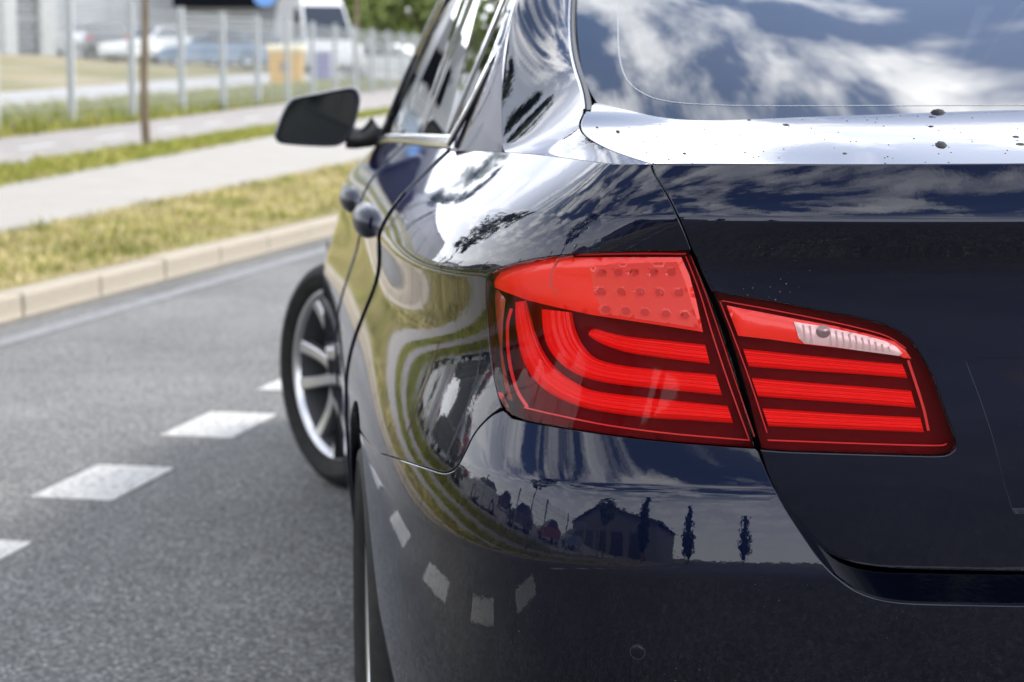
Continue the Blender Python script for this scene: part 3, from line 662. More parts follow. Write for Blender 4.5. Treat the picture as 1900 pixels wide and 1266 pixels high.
# ---- wing mirrors
MO = [(511, 252), (514, 240), (524, 212), (536, 191), (549, 182), (590, 174), (630, 166), (652, 163), (664, 168), (668, 182), (665, 205), (657, 235), (645, 258), (630, 269), (612, 272), (575, 271), (535, 268), (518, 264)]
mo = smooth_poly([on_y(a, b_, 3.43)[[0, 2]] for a, b_ in MO], 64, closed=True)[:-1]; mc = mo.mean(0)
for sg in (1, -1):
    mr = empty('wing_mirror', (0, 0, 0), 0, car); k = len(mo)
    rings = [(0.90, 3.438), (.965, 3.430), (1.0, 3.437), (1.03, 3.47), (1.0, 3.53), (.86, 3.59), (.55, 3.625), (.15, 3.635)]
    V = np.vstack([np.stack([mc[0] + (mo[:, 0] - mc[0]) * s, np.full(k, y), mc[1] + (mo[:, 1] - mc[1]) * s], 1) for s, y in rings]) * [sg, 1, 1]
    Fc = [(r * k + i, r * k + (i + 1) % k, (r + 1) * k + (i + 1) % k, (r + 1) * k + i) for r in range(len(rings) - 1) for i in range(k)]
    if sg > 0: Fc = [f[::-1] for f in Fc]
    mobj('housing', V, Fc, mat('mirror_shell', (.004, .006, .016), .4, coat=.15, coat_r=.1, spec=.15), mr, True)
    g = np.stack([mc[0] + (mo[:, 0] - mc[0]) * .905, np.full(k, 3.4395) + (mo[:, 0] - mc[0]) * .03, mc[1] + (mo[:, 1] - mc[1]) * .905], 1) * [sg, 1, 1]
    mobj('mirror_glass', g, [tuple(range(k))], MIRG, mr, False)
    a0, a1 = on_y(650, 255, 3.47), np.array([bx(3.42) + .01, 3.46, 1.075])
    b = MB(); b.tube([(a0 + (a1 - a0) * f + [0, 0, -.012 * math.sin(f * 3.14)]) * [sg, 1, 1] for f in np.linspace(-.1, 1, 8)], [.03, .03, .028, .026, .028, .032, .036, .04], 12); b.build('mirror_arm', BLACK, mr, True)
    b = MB(); b.add([WP(3.50, bz(3.5) + .002, .004) * [sg, 1, 1], WP(3.36, bz(3.36) + .002, .004) * [sg, 1, 1], WP(3.36, rz(3.36) - .01, .004) * [sg, 1, 1]], [(0, 1, 2)]); b.build('mirror_triangle', GAP, mr)

# ---- wheels
def wheel(name, loc, steer, side):
    wo_ = empty(name, loc, steer, car); wo_.scale = (1 if side < 0 else -1, 1, 1)
    # local x<0 is the outer face
    R = .337
    b = MB(); b.lathe([(.10, .255), (.112, .28), (.112, .305), (.10, .325), (.085, R - .002), (.062, R), (.060, R - .007), (.054, R - .007), (.052, R), (.004, R), (.002, R - .007), (-.004, R - .007), (-.006, R), (-.052, R), (-.054, R - .007), (-.060, R - .007), (-.062, R),
                       (-.085, R - .003), (-.104, .326), (-.118, .310), (-.120, .296), (-.1185, .2945), (-.117, .284), (-.108, .266), (-.096, .253)], 96); b.build('tyre', RUBBER, wo_, True, 50)
    b = MB(); b.lathe([(-.090, .2540), (-.099, .2550), (-.102, .2515), (-.101, .246), (-.095, .242), (-.084, .236)], 96); rim = b.build('rim', ALLOY, wo_, True, 60)
    b = MB(); b.lathe([(-.084, .236), (-.03, .222), (.09, .222), (.10, .254)], 96); b.build('barrel', ALLOYD, rim, True, 60)
    b = MB(); b.lathe([(-.086, .0001), (-.088, .03), (-.084, .036), (-.074, .07), (-.05, .075)], 40); b.build('hub', ALLOY, rim, True)
    b = MB(); b.lathe([(-.0905, .0001), (-.0905, .026), (-.087, .031)], 32); b.build('hub_cap', GLOSSB, rim, True)
    sp = None
    for k in range(5):
        for s in (-1, 1):
            a = 2 * math.pi * k / 5 + s * .25
            a0 = 2 * math.pi * k / 5 + s * .36
            P0 = np.array([-.080, .055 * math.cos(a0), .055 * math.sin(a0)]); P1 = np.array([-.090, .244 * math.cos(a), .244 * math.sin(a)])
            d = P1 - P0; lt = np.cross(d, [1, 0, 0]); lt /= np.linalg.norm(lt); V = []
            for f in np.linspace(0, 1, 7):
                c = P0 + d * f; c = c + np.array([.012 * math.sin(math.pi * f), 0, 0]); wd = .0135 + .006 * f ** 2 + .004 * (1 - f) ** 2
                for q_, x in ((-1, .03), (-1, .004), (-.75, 0), (.75, 0), (1, .004), (1, .03)): V.append(c + lt * wd * q_ + np.array([x, 0, 0]))
            mobj('spoke', V, [(i * 6 + j, i * 6 + j + 1, (i + 1) * 6 + j + 1, (i + 1) * 6 + j) for i in range(6) for j in range(5)], ALLOY, rim, True, sharp=30)
    b = MB(); b.lathe([(-.03, .06), (-.03, .165), (-.012, .165), (-.012, .06)], 64); b.build('brake_disc', STEEL, wo_, True, 30)
    b = MB(); b.lathe([(.02, .0001), (.02, .221)], 48); b.build('wheel_back', GAP, wo_, True)  # near-black disc standing in for the dark space behind the spokes
    b = MB(); b.box((-.02, -.13, .03), (.07, .07, .15)); b.build('brake_caliper', mat('caliper', (.2, .2, .2), .5, .5), wo_)
    return wo_
wheel('front_wheel', (-.80, 4.066, .337), math.radians(26), -1)
wheel('front_wheel', (.80, 4.066, .337), math.radians(26), 1)
wheel('rear_wheel', (-.808, 1.098, .337), 0, -1); wheel('rear_wheel', (.808, 1.098, .337), 0, 1)
for cy in (1.098, 4.066):
    for sg in (1, -1):
        b = MB(); pr = []
        n_ = 30; V = []
        for x in (-.895, -.45):
            V += [(x * sg, cy + .40 * math.cos(a), .335 + .40 * math.sin(a)) for a in np.linspace(-.5, math.pi + .5, n_)]
        b.add(V + [(-.45 * sg, cy, .335)], [(i, i + 1, n_ + i + 1, n_ + i) for i in range(n_ - 1)] + [(n_ + i, n_ + i + 1, 2 * n_) for i in range(n_ - 1)]); b.build('wheel_arch_liner', BLACK, car, True)

# ---- parking sensors in the bumper
for pxy in ((1183, 1210),):
    s = SM.px(*pxy); p = SM.ev(s)[0]; nn = SM.nrm(s)[0]
    for sg in (1, -1):
        rot = Vector(nn * [sg, 1, 1]).to_track_quat('X', 'Z').to_matrix()
        for nm, pr, mm in (('parking_sensor', [(.0004, .0001), (.0004, .0058), (.0001, .0064)], PAINT), ('sensor_ring', [(.0001, .0064), (-.0006, .0067), (-.0006, .0071), (.0005, .0074), (.0004, .0082), (-.0006, .0085)], GLOSSB)):
            b = MB(); b.lathe(pr, 32); b.v = [tuple(np.array(rot @ Vector(v)) + p * [sg, 1, 1]) for v in b.v]; b.build(nm, mm, car, True, 60)

# ---- tail lamps (a lamp behind clear lenses: red housings, bars, reflectors)
def deep(A, D):
    A = np.array(A, float); uv = SU.pxs(A); p = SU.ev(uv); nn = SU.nrm(uv); d = p - CAM; d /= np.linalg.norm(d, axis=1)[:, None]
    return p + d * (np.broadcast_to(np.asarray(D, float), (len(A),)) / np.maximum(-(d * nn).sum(1), .25))[:, None]
def two(name, V, Fc, m, parents, smooth=True, sharp=None):
    V = np.array(V); c = CAM - V[list(Fc[0])[:3]].mean(0); t = V[list(Fc[0])]
    if np.cross(t[1] - t[0], t[2] - t[0]) @ c < 0: Fc = [f[::-1] for f in Fc]
    a = mobj(name, V, Fc, m, parents[0], smooth, sharp=sharp); mobj(name, V * [-1, 1, 1], [f[::-1] for f in Fc], m, parents[1], smooth, sharp=sharp); return a
def px_poly(name, out, D, m, parents, sp=11, dome=0.0):
    L = densify(np.array(out, float), sp * .8); bb0, bb1 = L.min(0), L.max(0)
    X, Y = np.meshgrid(np.arange(bb0[0] + 3, bb1[0], sp), np.arange(bb0[1] + 3, bb1[1], sp)); G = np.stack([X.ravel(), Y.ravel()], 1); G = G[inside(G, L)]
    if len(G): G = G[((G[:, None] - L[None]) ** 2).sum(2).min(1) > (sp * .4) ** 2]
    n_ = len(L); r = delaunay_2d_cdt([Vector(p) for p in np.vstack([L, G])], [(i, (i + 1) % n_) for i in range(n_)], [], 0, 1e-6)
    ov = np.array([tuple(v) for v in r[0]]); tri = np.array(r[2]); tri = tri[inside(ov[tri].mean(1), L)]
    a = ov[tri]; s_ = (a[:, 1, 0] - a[:, 0, 0]) * (a[:, 2, 1] - a[:, 0, 1]) - (a[:, 1, 1] - a[:, 0, 1]) * (a[:, 2, 0] - a[:, 0, 0]); tri[s_ > 0] = tri[s_ > 0][:, ::-1]
    dd = np.full(len(ov), D)
    if dome: dd = D - dome * np.minimum(1, np.sqrt(((ov[:, None] - L[None]) ** 2).sum(2).min(1)) / (sp * 1.5))
    return two(name, deep(ov, dd), [tuple(t) for t in tri], m, parents)
def px_bar(name, E0, E1, D, dome, m, parents, n=40, k=33, flat=.45):
    E0, E1 = smooth_poly(E0, n), smooth_poly(E1, n); E0, E1 = E0 + (E0 - E1) * .09, E1 + (E1 - E0) * .09; V = []
    for f in np.linspace(0, 1, k):
        h = min(1, (1 - abs(2 * f - 1)) / (1 - flat)); h = math.sin(h * math.pi / 2); V.append(deep(E0 * (1 - f) + E1 * f, D - dome * h + .0009 * math.cos(2 * math.pi * 5 * f)))
    V = np.vstack(V); return two(name, V, [(j * n + i, j * n + i + 1, (j + 1) * n + i + 1, (j + 1) * n + i) for j in range(k - 1) for i in range(n - 1)], m, parents)
def px_line(name, A, wpx, D, m, parents, n=40):
    A = smooth_poly(A, n); T = np.gradient(A, axis=0); T /= np.linalg.norm(T, axis=1)[:, None]; o = np.stack([-T[:, 1], T[:, 0]], 1)
    V = np.vstack([deep(A + o * wpx / 2, D), deep(A - o * wpx / 2, D)]); return two(name, V, [(i, i + 1, n + i + 1, n + i) for i in range(n - 1)], m, parents)
def px_wall(name, out, D0, D1, m, parents):
    L = densify(np.array(out, float), 12); n_ = len(L); A, B, Cc = deep(L, D0), deep(L, (D0 + D1) / 2), deep(L, D1)
    return two(name, np.vstack([A, B, Cc]), [(r * n_ + i, r * n_ + (i + 1) % n_, (r + 1) * n_ + (i + 1) % n_, (r + 1) * n_ + i) for r in range(2) for i in range(n_)], m, parents)
c4 = lambda L: [(860 + x * .3396, 430 + y * .3396) for x, y in L]
c5 = lambda L: [(1260 + x * .3368, 480 + y * .3368) for x, y in L]
def lamp_pair(nm): return [empty(nm, (0, 0, 0), 0, car), empty(nm, (0, 0, 0), 0, car)]
OG = LAMP_GAP - [8, 0]; IG = LAMP_GAP + [5, 0]
out_o = np.vstack([LAMP_TOP[:-1], OG, LAMP_BOT[::-1][1:], LAMP_LEFT[::-1][1:-1]])
out_i = np.vstack([INNER_TOP[1:-1], INNER_RB, INNER_BOT[1:-1], IG[::-1]])
def shrink(P, g): return inset_poly(np.array(P), g)
def lens_of(out, par):
    o_ = panel('lens', SU, [SU.pxs(out)], LENS, par[0], h=.008, hb=.004, gap=.0002, roll=.0012, depth=.008)
    me = o_.data; V = np.array([v.co[:] for v in me.vertices]); Fc = [tuple(p.vertices) for p in me.polygons]; mobj('lens', V * [-1, 1, 1], [f[::-1] for f in Fc], LENS, par[1])
# outer lamp
lo = lamp_pair('outer_tail_lamp'); lens_of(out_o, lo)
px_poly('housing', shrink(out_o, 1), .030, MAROON, lo, 14); px_wall('housing_wall', shrink(out_o, 1), .004, .0305, MAROON, lo)
px_bar('light_bar', c4([(288, 385), (290, 480), (303, 570), (335, 700), (405, 815), (520, 900), (700, 965), (1000, 1008), (1250, 1025), (1472, 1040)]), c4([(338, 378), (360, 460), (388, 560), (430, 660), (500, 755), (600, 828), (720, 878), (1000, 915), (1240, 940), (1445, 960)]), .022, .009, LRED, lo, 60)
px_bar('light_bar', c4([(440, 425), (447, 520), (468, 610), (510, 680), (580, 745), (690, 797), (860, 830), (1150, 860), (1410, 885)]), c4([(580, 440), (592, 510), (612, 570), (645, 630), (700, 688), (775, 720), (910, 746), (1150, 770), (1380, 790)]), .024, .009, LRED, lo, 60)
px_bar('light_bar', c4([(684, 565), (720, 590), (790, 622), (900, 655), (1100, 685), (1345, 715)]), c4([(684, 552), (715, 536), (800, 558), (900, 580), (1100, 602), (1322, 626)]), .024, .008, LRED, lo, 40)
band = c4([(140, 290), (190, 225), (300, 190), (420, 160), (520, 143), (800, 140), (1190, 140), (1235, 240), (1270, 370), (1308, 548), (1000, 500), (700, 455), (500, 412), (350, 375), (215, 325)])
px_poly('reflector', band, .012, LORG, lo, 9, .003)
px_line('reflector_edge', c4([(600, 132), (520, 148), (497, 190), (478, 250), (478, 300), (520, 340)]), 4, .009, mat('lamp_seam', (.55, .10, .08), .2, coat=.5), lo, 30)
px_poly('led_panel', c4([(690, 200), (800, 178), (1165, 165), (1205, 260), (1292, 528), (1100, 500), (760, 448), (715, 330)]), .0085, LPNK, lo, 9)
for yy, xs in ((222, (750, 838, 925, 1035, 1130)), (330, (745, 855, 960, 1065, 1168)), (438, (772, 880, 985, 1100, 1203))):
    for x in xs:
        y_ = yy + (x - 940) * (-.01 if yy < 300 else .02 if yy < 400 else .075)
        hx = lambda r, dx=0: c4([(x + dx + r * math.cos(a), y_ + r * .85 * math.sin(a)) for a in np.linspace(0, 2 * math.pi, 7)[:-1]])
        px_poly('led_cell', hx(40), .0080, LPNK, lo, 7, .0006); px_poly('led_lens', hx(26, 6), .0070, LDRK, lo, 6)
px_poly('side_marker', [(908, 532), (926, 540), (938, 556), (933, 600), (932, 650), (940, 700), (952, 745), (938, 740), (926, 705), (916, 650), (909, 590)], .014, LAMB, lo, 9, .003)
for L_, wd in ((c4([(330, 960), (500, 1000), (800, 1060), (1150, 1105), (1565, 1140)]), 2.6), (c4([(1215, 135), (1290, 330), (1360, 560), (1450, 830), (1560, 1135)]), 2.4), (c4([(1240, 130), (1320, 330), (1400, 560), (1490, 830), (1590, 1120)]), 2.0),
               (c4([(600, 128), (800, 122), (1000, 120), (1215, 122)]), 3.0), (c4([(262, 420), (240, 520), (250, 700), (290, 860), (350, 960)]), 6)):
    px_line('edge_line', L_, wd, .018, LLINE, lo)
# inner lamp
li = lamp_pair('inner_tail_lamp'); lens_of(out_i, li)
px_poly('housing', shrink(out_i, 1), .030, MAROON, li, 14); px_wall('housing_wall', shrink(out_i, 1), .004, .0305, MAROON, li)
px_poly('reflector', c5([(262, 258), (450, 295), (640, 332), (860, 372), (1050, 418), (1185, 455), (1245, 500), (1280, 552), (1240, 548), (1215, 537), (1000, 508), (850, 490), (690, 472), (500, 445), (325, 425)]), .016, LORG, li, 9, .003)
px_poly('reverse_light', c5([(632, 348), (760, 368), (900, 396), (1040, 428), (1140, 456), (1195, 485), (1230, 522), (1212, 536), (1000, 508), (850, 486), (690, 468), (660, 440)]), .011, LCLR, li, 7, .002)
for i in range(14):
    x = 690 + i * 36; t_ = (x - 632) / 598; ya = 352 + 150 * t_ ** 1.6; yb = 466 + 66 * t_
    if abs(x - 790) > 40: px_line('prism_rib', c5([(x - 6, ya + 10), (x, (ya + yb) / 2), (x + 4, yb - 8)]), 3.2, .0086, mat('rib_grey', (.48, .47, .46), .3, .3), li, 8)
for cx_, cy_, r in ((795, 402, 40),):
    px_poly('bulb', c5([(cx_ + r * math.cos(a), cy_ + r * .9 * math.sin(a)) for a in np.linspace(0, 2 * math.pi, 17)[:-1]]), .0075, mat('bulb_grey', (.26, .26, .26), .2, .3), li, 6, .002)
    px_poly('bulb_core', c5([(cx_ + 12 + 15 * math.cos(a), cy_ + 14 * math.sin(a)) for a in np.linspace(0, 2 * math.pi, 13)[:-1]]), .0050, mat('bulb_light', (.35, .35, .34), .1, .6), li, 5, .001)
for E0, E1 in (([(355, 505), (700, 540), (1000, 568), (1232, 588)], [(382, 588), (700, 612), (1000, 632), (1256, 652)]), ([(402, 665), (700, 690), (1000, 712), (1280, 735)], [(432, 752), (700, 772), (1000, 792), (1302, 815)]), ([(462, 832), (700, 848), (1000, 866), (1330, 882)], [(490, 916), (700, 926), (1000, 938), (1348, 952)])):
    px_bar('light_bar', c5(E1), c5(E0), .022, .008, LRED, li, 40)
px_line('light_edge', c5([(1262, 560), (1305, 690), (1348, 830), (1374, 948)]), 5, .022, LLINE, li, 20)
for L_, wd in ((c5([(488, 1000), (800, 1012), (1150, 1024), (1430, 1030), (1475, 1020)]), 2.6), (c5([(225, 235), (320, 480), (400, 700), (485, 960)]), 2.0), (c5([(235, 232), (500, 280), (800, 340), (1000, 385), (1150, 430), (1250, 495)]), 2.0)):
    px_line('edge_line', L_, wd, .018, LLINE, li)

# ================================================================== THE STREET
def line(a, b): return lambda t: a + b * np.maximum(t, 0.0)
KERB_IN = lambda t: 4.87 + 0 * t
KERB_OUT = lambda t: 5.02 + 0 * t
PATH1N, PATH1F, PATH2N, PATH2F = line(5.93, .061), line(6.58, .134), line(7.59, .119), line(9.0, .142)
FENCE, YARDN, YARDF = line(9.85, .122), line(10.9, .14), line(12.3, .178)
def strip(name, fa, fb, t0, t1, dz, m, step=1.5, nn=4, kind='structure', parent=None):
    ts = np.arange(t0, t1 + .01, step); V = []; 
    for t in ts:
        a, b = float(fa(t)), float(fb(t))
        for k in range(nn + 1): V.append(tn(t, a + (b - a) * k / nn, dz))
    w_ = nn + 1; Fc = [(i * w_ + k, (i + 1) * w_ + k, (i + 1) * w_ + k + 1, i * w_ + k + 1) for i in range(len(ts) - 1) for k in range(nn)]
    o = mobj(name, V, Fc, m, parent, True)
    if kind and parent is None: tag(o, kind=kind)
    return o
ASPH = noise_col(mat('asphalt', (.06, .06, .06), .9, spec=.2), [(.37, (.048, .0475, .0455)), (.46, (.086, .085, .082)), (.54, (.124, .122, .117)), (.64, (.20, .196, .186))], 85, 4, .75, bump=.25, bscale=110, dist=.003)[0]
def stones(m, scale, lo_, hi_):
    t = m.node_tree; b = t.nodes['Principled BSDF']; src = b.inputs['Base Color'].links[0].from_socket; tcx = t.nodes.new('ShaderNodeTexCoord')
    v = N(t, 'ShaderNodeTexVoronoi', Scale=scale); t.links.new(tcx.outputs['Object'], v.inputs['Vector']); sx = N(t, 'ShaderNodeSeparateXYZ'); t.links.new(v.outputs['Color'], sx.inputs[0])
    pw = N(t, 'ShaderNodeMath', operation='POWER'); pw.inputs[1].default_value = 2.2; t.links.new(sx.outputs[0], pw.inputs[0])
    mr = N(t, 'ShaderNodeMapRange'); mr.inputs[3].default_value = lo_; mr.inputs[4].default_value = hi_; t.links.new(pw.outputs[0], mr.inputs[0])
    mm = N(t, 'ShaderNodeMixRGB', blend_type='MULTIPLY'); mm.inputs[0].default_value = 1; t.links.new(src, mm.inputs[1]); t.links.new(mr.outputs[0], mm.inputs[2]); t.links.new(mm.outputs[0], b.inputs['Base Color'])
stones(ASPH, 115, .66, 1.85)
def add_wear(m, sc_, amt):
    t = m.node_tree; b = t.nodes['Principled BSDF']; src = b.inputs['Base Color'].links[0].from_socket; tcx = t.nodes.new('ShaderNodeTexCoord')
    n = N(t, 'ShaderNodeTexNoise', Scale=sc_, Detail=4.0); t.links.new(tcx.outputs['Object'], n.inputs['Vector'])
    mr = N(t, 'ShaderNodeMapRange'); mr.inputs[1].default_value = .3; mr.inputs[2].default_value = .7; mr.inputs[3].default_value = 1 - amt; mr.inputs[4].default_value = 1 + amt; t.links.new(n.outputs['Fac'], mr.inputs[0])
    mm = N(t, 'ShaderNodeMixRGB', blend_type='MULTIPLY'); mm.inputs[0].default_value = 1; t.links.new(src, mm.inputs[1]); t.links.new(mr.outputs[0], mm.inputs[2]); t.links.new(mm.outputs[0], b.inputs['Base Color'])
add_wear(ASPH, .45, .20); add_wear(ASPH, 2.2, .10)
MARK = noise_col(mat('road_paint', (.5, .5, .48), .8, spec=.2), [(.40, (.075, .075, .075)), (.455, (.30, .295, .28)), (.53, (.40, .39, .368)), (.7, (.46, .45, .425))], 42, 9, .85, bump=.3, bscale=90, dist=.004)[0]
CONC = noise_col(mat('kerb_concrete', (.28, .24, .18), .9, spec=.2), [(.3, (.235, .203, .155)), (.7, (.300, .264, .208))], 45, 5, .6, bump=.15, bscale=90, dist=.003)[0]
GUT = noise_col(mat('gutter_dust', (.15, .13, .1), .95, spec=.1), [(.36, (.085, .080, .070)), (.5, (.118, .109, .094)), (.64, (.165, .150, .124))], 16, 7, .75)[0]
PAVE = noise_col(mat('path_paving', (.2, .19, .17), .85), [(.3, (.200, .184, .160)), (.7, (.242, .224, .198))], 3, 7, .65)[0]
PAVE2 = noise_col(mat('cycle_path_paving', (0.2376, 0.2178, 0.198), .85), [(.3, (0.165, 0.1485, 0.1353)), (.7, (0.2178, 0.198, 0.1848))], 3, 7, .65)[0]
YARD = noise_col(mat('yard_road', (0.3188, 0.3112, 0.3036), .85), [(.3, (0.2429, 0.2353, 0.2353)), (.7, (0.3112, 0.3036, 0.3036))], 1, 6)[0]
SOIL = noise_col(mat('dry_turf', (0.165, 0.1386, 0.066), .95, spec=.1), [(.3, (0.099, 0.099, 0.0297)), (.5, (0.198, 0.165, 0.0726)), (.7, (0.264, 0.2178, 0.1188))], .8, 8, .7)[0]
TURF2 = noise_col(mat('mown_bank', (0.17, 0.1564, 0.068), .95, spec=.1), [(.35, (0.1156, 0.1156, 0.0408)), (.5, (0.1904, 0.1632, 0.0748)), (.65, (0.2584, 0.2108, 0.1292))], .25, 6, .6, stretch=(1, 1, 1))[0]
GRASSG = noise_col(mat('grass_blades', (.2, .2, .05), .8, spec=.1), [(.38, (.095, .130, .020)), (.455, (.22, .215, .050)), (.52, (.39, .325, .140)), (.64, (.52, .445, .265))], 2.4, 7, .78)[0]
add_wear(GRASSG, 1.3, .28)
GRASSL = noise_col(mat('lush_blades', (.2, .25, .05), .8, spec=.1), [(.36, (.12, .155, .025)), (.50, (.235, .245, .045)), (.64, (.38, .335, .12))], 2.2, 6, .75)[0]
# ground sheet, far beyond everything
strip('ground', lambda t: -420 + 0 * t, lambda t: 4.80 + 0 * t, -400, 600, -.05, SOIL, 50, 6)
ns_ = [4.90, 4.98, 6.5, 9, 13.3, 20, 27, 34, 60, 150, 560]
V = []; ts = np.arange(-400, 601, 20)
for t in ts:
    for q_ in ns_: p = tn(t, q_); V.append((p[0], p[1], max(p[2] - (.02 if q_ > 4.95 else .17), -.05)))
tag(mobj('bank', V, [(i * 11 + k, (i + 1) * 11 + k, (i + 1) * 11 + k + 1, i * 11 + k + 1) for i in range(len(ts) - 1) for k in range(10)], TURF2, None, True), kind='structure')
strip('road', lambda t: -6.5 + 0 * t, lambda t: 4.77 + 0 * t, -120, 180, 0.0, ASPH, 10, 6)
strip('gutter', lambda t: 4.77 + 0 * t, lambda t: 4.858 + 0 * t, -60, 120, .003, GUT, 3, 2)
tag(strip('road_edge_line', lambda t: 4.45 + 0 * t, lambda t: 4.57 + 0 * t, -60, 120, .004, noise_col(mat('worn_paint', (.4, .4, .4), .8), [(.42, (.095, .095, .097)), (.58, (.16, .16, .158))], 14, 8, .8)[0], 3, 1), kind='structure')
strip('footpath', PATH1N, PATH1F, -70, 120, .006, PAVE, 3, 6); strip('cycle_path', PATH2N, PATH2F, -70, 120, .006, PAVE2, 3, 6); strip('yard_road', YARDN, YARDF, -40, 140, .010, YARD, 3, 6)
strip('car_park', lambda t: YARDN(t) + .2, lambda t: 33.5 + 0 * t, -48, 17, .016, YARD, 3, 12)
for k in range(-8, 9):
    t0 = 20.4 + k * 3.4
    if t0 > -12: tag(strip('cycle_marking', lambda t: (PATH2N(t) + PATH2F(t)) / 2 - .06, lambda t: (PATH2N(t) + PATH2F(t)) / 2 + .06, t0, t0 + 1.5, .012, mat('faded_white', (.36, .345, .33), .8), .75, 1), kind='structure')
# dashed line of short thick blocks
mk = None
for k in range(-26, 14):
    t0 = 3.22 + 1.03 * k
    if mk is None:
        V = []
        for z in (.0045, -.002):
            for a, b in ((0, 0), (.5, 0), (.5, .255), (0, .255)): V.append((*(eT * a + eN * b), z))
        mk = mobj('road_marking', V, [(0, 1, 2, 3), (0, 4, 5, 1), (1, 5, 6, 2), (2, 6, 7, 3), (3, 7, 4, 0)], MARK, None, False); o = mk
    else: o = mk.copy(); col.objects.link(o)
    p = eT * t0 + eN * 2.65; o.location = (p[0], p[1], 0); tag(o, kind='structure')
# kerb of single stones
kerb = tag(empty('kerb'), kind='structure')
prof = [(0, -.06), (0, .105), (.012, .12), (.145, .122), (.15, .115), (.15, -.06)]
ks = None
for k in range(-30, 60):
    L_ = 1.0
    if ks is None:
        V = []
        for a in (.004, .012, .978, .986):
            g = .006 if a in (.004, .986) else 0
            V += [(*(eT * a + eN * (x + (g if x < .05 else -g))), z - g) for x, z in prof]
        n_ = 6; ks = mobj('kerb_stone', V, [(r * n_ + i, r * n_ + (i + 1) % n_, (r + 1) * n_ + (i + 1) % n_, (r + 1) * n_ + i) for r in range(3) for i in range(n_)] + [tuple(range(5, -1, -1)), tuple(range(18, 24))], CONC, kerb, False); o = ks
    else: o = ks.copy(); col.objects.link(o); o.parent = kerb
    p = eT * (k + .42) + eN * 4.87; o.location = (p[0] + random.uniform(-.003, .003), p[1], random.uniform(-.004, .004)); o.rotation_euler = (0, 0, random.uniform(-.004, .004))
# grass
def grass(name, fa, fb, t0, t1, count, h0, h1, m, bw=.006):
    t = rng.uniform(t0, t1, count); f = rng.uniform(0, 1, count); n_ = fa(t) + (fb(t) - fa(t)) * f
    cl = np.sin(t * 3.1 + n_ * 5) * np.sin(t * 1.7 - n_ * 3.3) * .35 + 1
    edge = np.minimum(1, np.minimum(f, 1 - f) * 6 + .4); hgt = rng.uniform(h0, h1, count) * cl * edge
    P = t[:, None] * eT + n_[:, None] * eN; z = terr(n_) - .015
    a = rng.uniform(0, 2 * np.pi, count); dx = np.stack([np.cos(a), np.sin(a)], 1) * bw * rng.uniform(.6, 1.5, count)[:, None]
    ln = rng.normal(0, .45, (count, 2)) * hgt[:, None]
    A = np.c_[P - dx, z]; B = np.c_[P + dx, z]; C1 = np.c_[P + ln * .4 + dx * .7, z + hgt * .6]; C0 = np.c_[P + ln * .4 - dx * .7, z + hgt * .6]; D = np.c_[P + ln, z + hgt]
    V = np.stack([A, B, C1, C0, D], 1).reshape(-1, 3); me = bpy.data.meshes.new(name)
    k = np.arange(count)[:, None] * 5; q4 = np.concatenate([k, k + 1, k + 2, k + 3], 1); q3 = np.concatenate([k + 3, k + 2, k + 4], 1)
    me.from_pydata(V.tolist(), [], q4.tolist() + q3.tolist())
    me.update(); me.materials.append(m); o = bpy.data.objects.new(name, me); col.objects.link(o); return o
tag(strip('verge', lambda t: KERB_OUT(t) - .01, lambda t: PATH1N(t) + .06, -60, 120, .002, SOIL, 2, 3), kind='structure')
tag(strip('verge', lambda t: PATH1F(t) - .05, lambda t: PATH2N(t) + .05, -60, 120, .003, SOIL, 2, 3), kind='structure')
tag(strip('verge', lambda t: PATH2F(t) - .05, lambda t: YARDN(t) + .1, -60, 120, .003, SOIL, 2, 3), kind='structure')
tag(grass('verge_grass', KERB_OUT, lambda t: PATH1N(t) + .10, -14, 40, 60000, .035, .095, GRASSG), 'dry yellow and green grass on the verge behind the kerb', 'grass', kind='stuff')
tag(grass('strip_grass', lambda t: PATH1F(t) - .12, lambda t: PATH2N(t) + .04, -10, 60, 36000, .06, .13, GRASSL, .008), 'short green grass strip between the two paths', 'grass', kind='stuff')
tag(grass('fence_grass', lambda t: PATH2F(t) - .05, lambda t: YARDN(t) + .1, -6, 70, 30000, .10, .34, GRASSL, .012), 'taller rough grass along the foot of the fence', 'grass', kind='stuff')

# fence: posts and welded wire panels
GALV = mat('galvanised_steel', (.27, .285, .285), .55, .3)
fence = empty('wire_fence'); tag(fence, 'galvanised wire mesh fence with square posts beyond the paths', 'fence')
fp = []; t_ = -14.0
while t_ < 86: fp.append(t_); t_ += 3.55
off = 23.45 - min(fp, key=lambda x: abs(x - 23.45)); fp = [x + off for x in fp]
pm = MB().box((0, 0, 1.0), (.10, .10, 2.0), -BR).box((0, 0, 2.01), (.115, .115, .025), -BR)
p0 = None
for i, t_ in enumerate(fp):
    p = tn(t_, float(FENCE(t_)))
    if p0 is None: p0 = pm.build('post', GALV, fence); o = p0
    else: o = p0.copy(); col.objects.link(o); o.parent = fence
    o.location = p
    if i:
        q_ = tn(fp[i - 1], float(FENCE(fp[i - 1]))); d = np.array(p) - np.array(q_); ln = np.linalg.norm(d[:2]); b = MB()
        a = math.atan2(d[1], d[0])
        for k in range(1, 34):
            f = k / 34; c = np.array(q_) + d * f; b.box((c[0], c[1], c[2] + 1.0), (.007, .007, 1.86), a)
        for z in np.linspace(.1, 1.9, 10): b.tube([np.array(q_) + [0, 0, z], np.array(p) + [0, 0, z]], .005, 4, False)
        b.build('mesh_panel', GALV, fence)

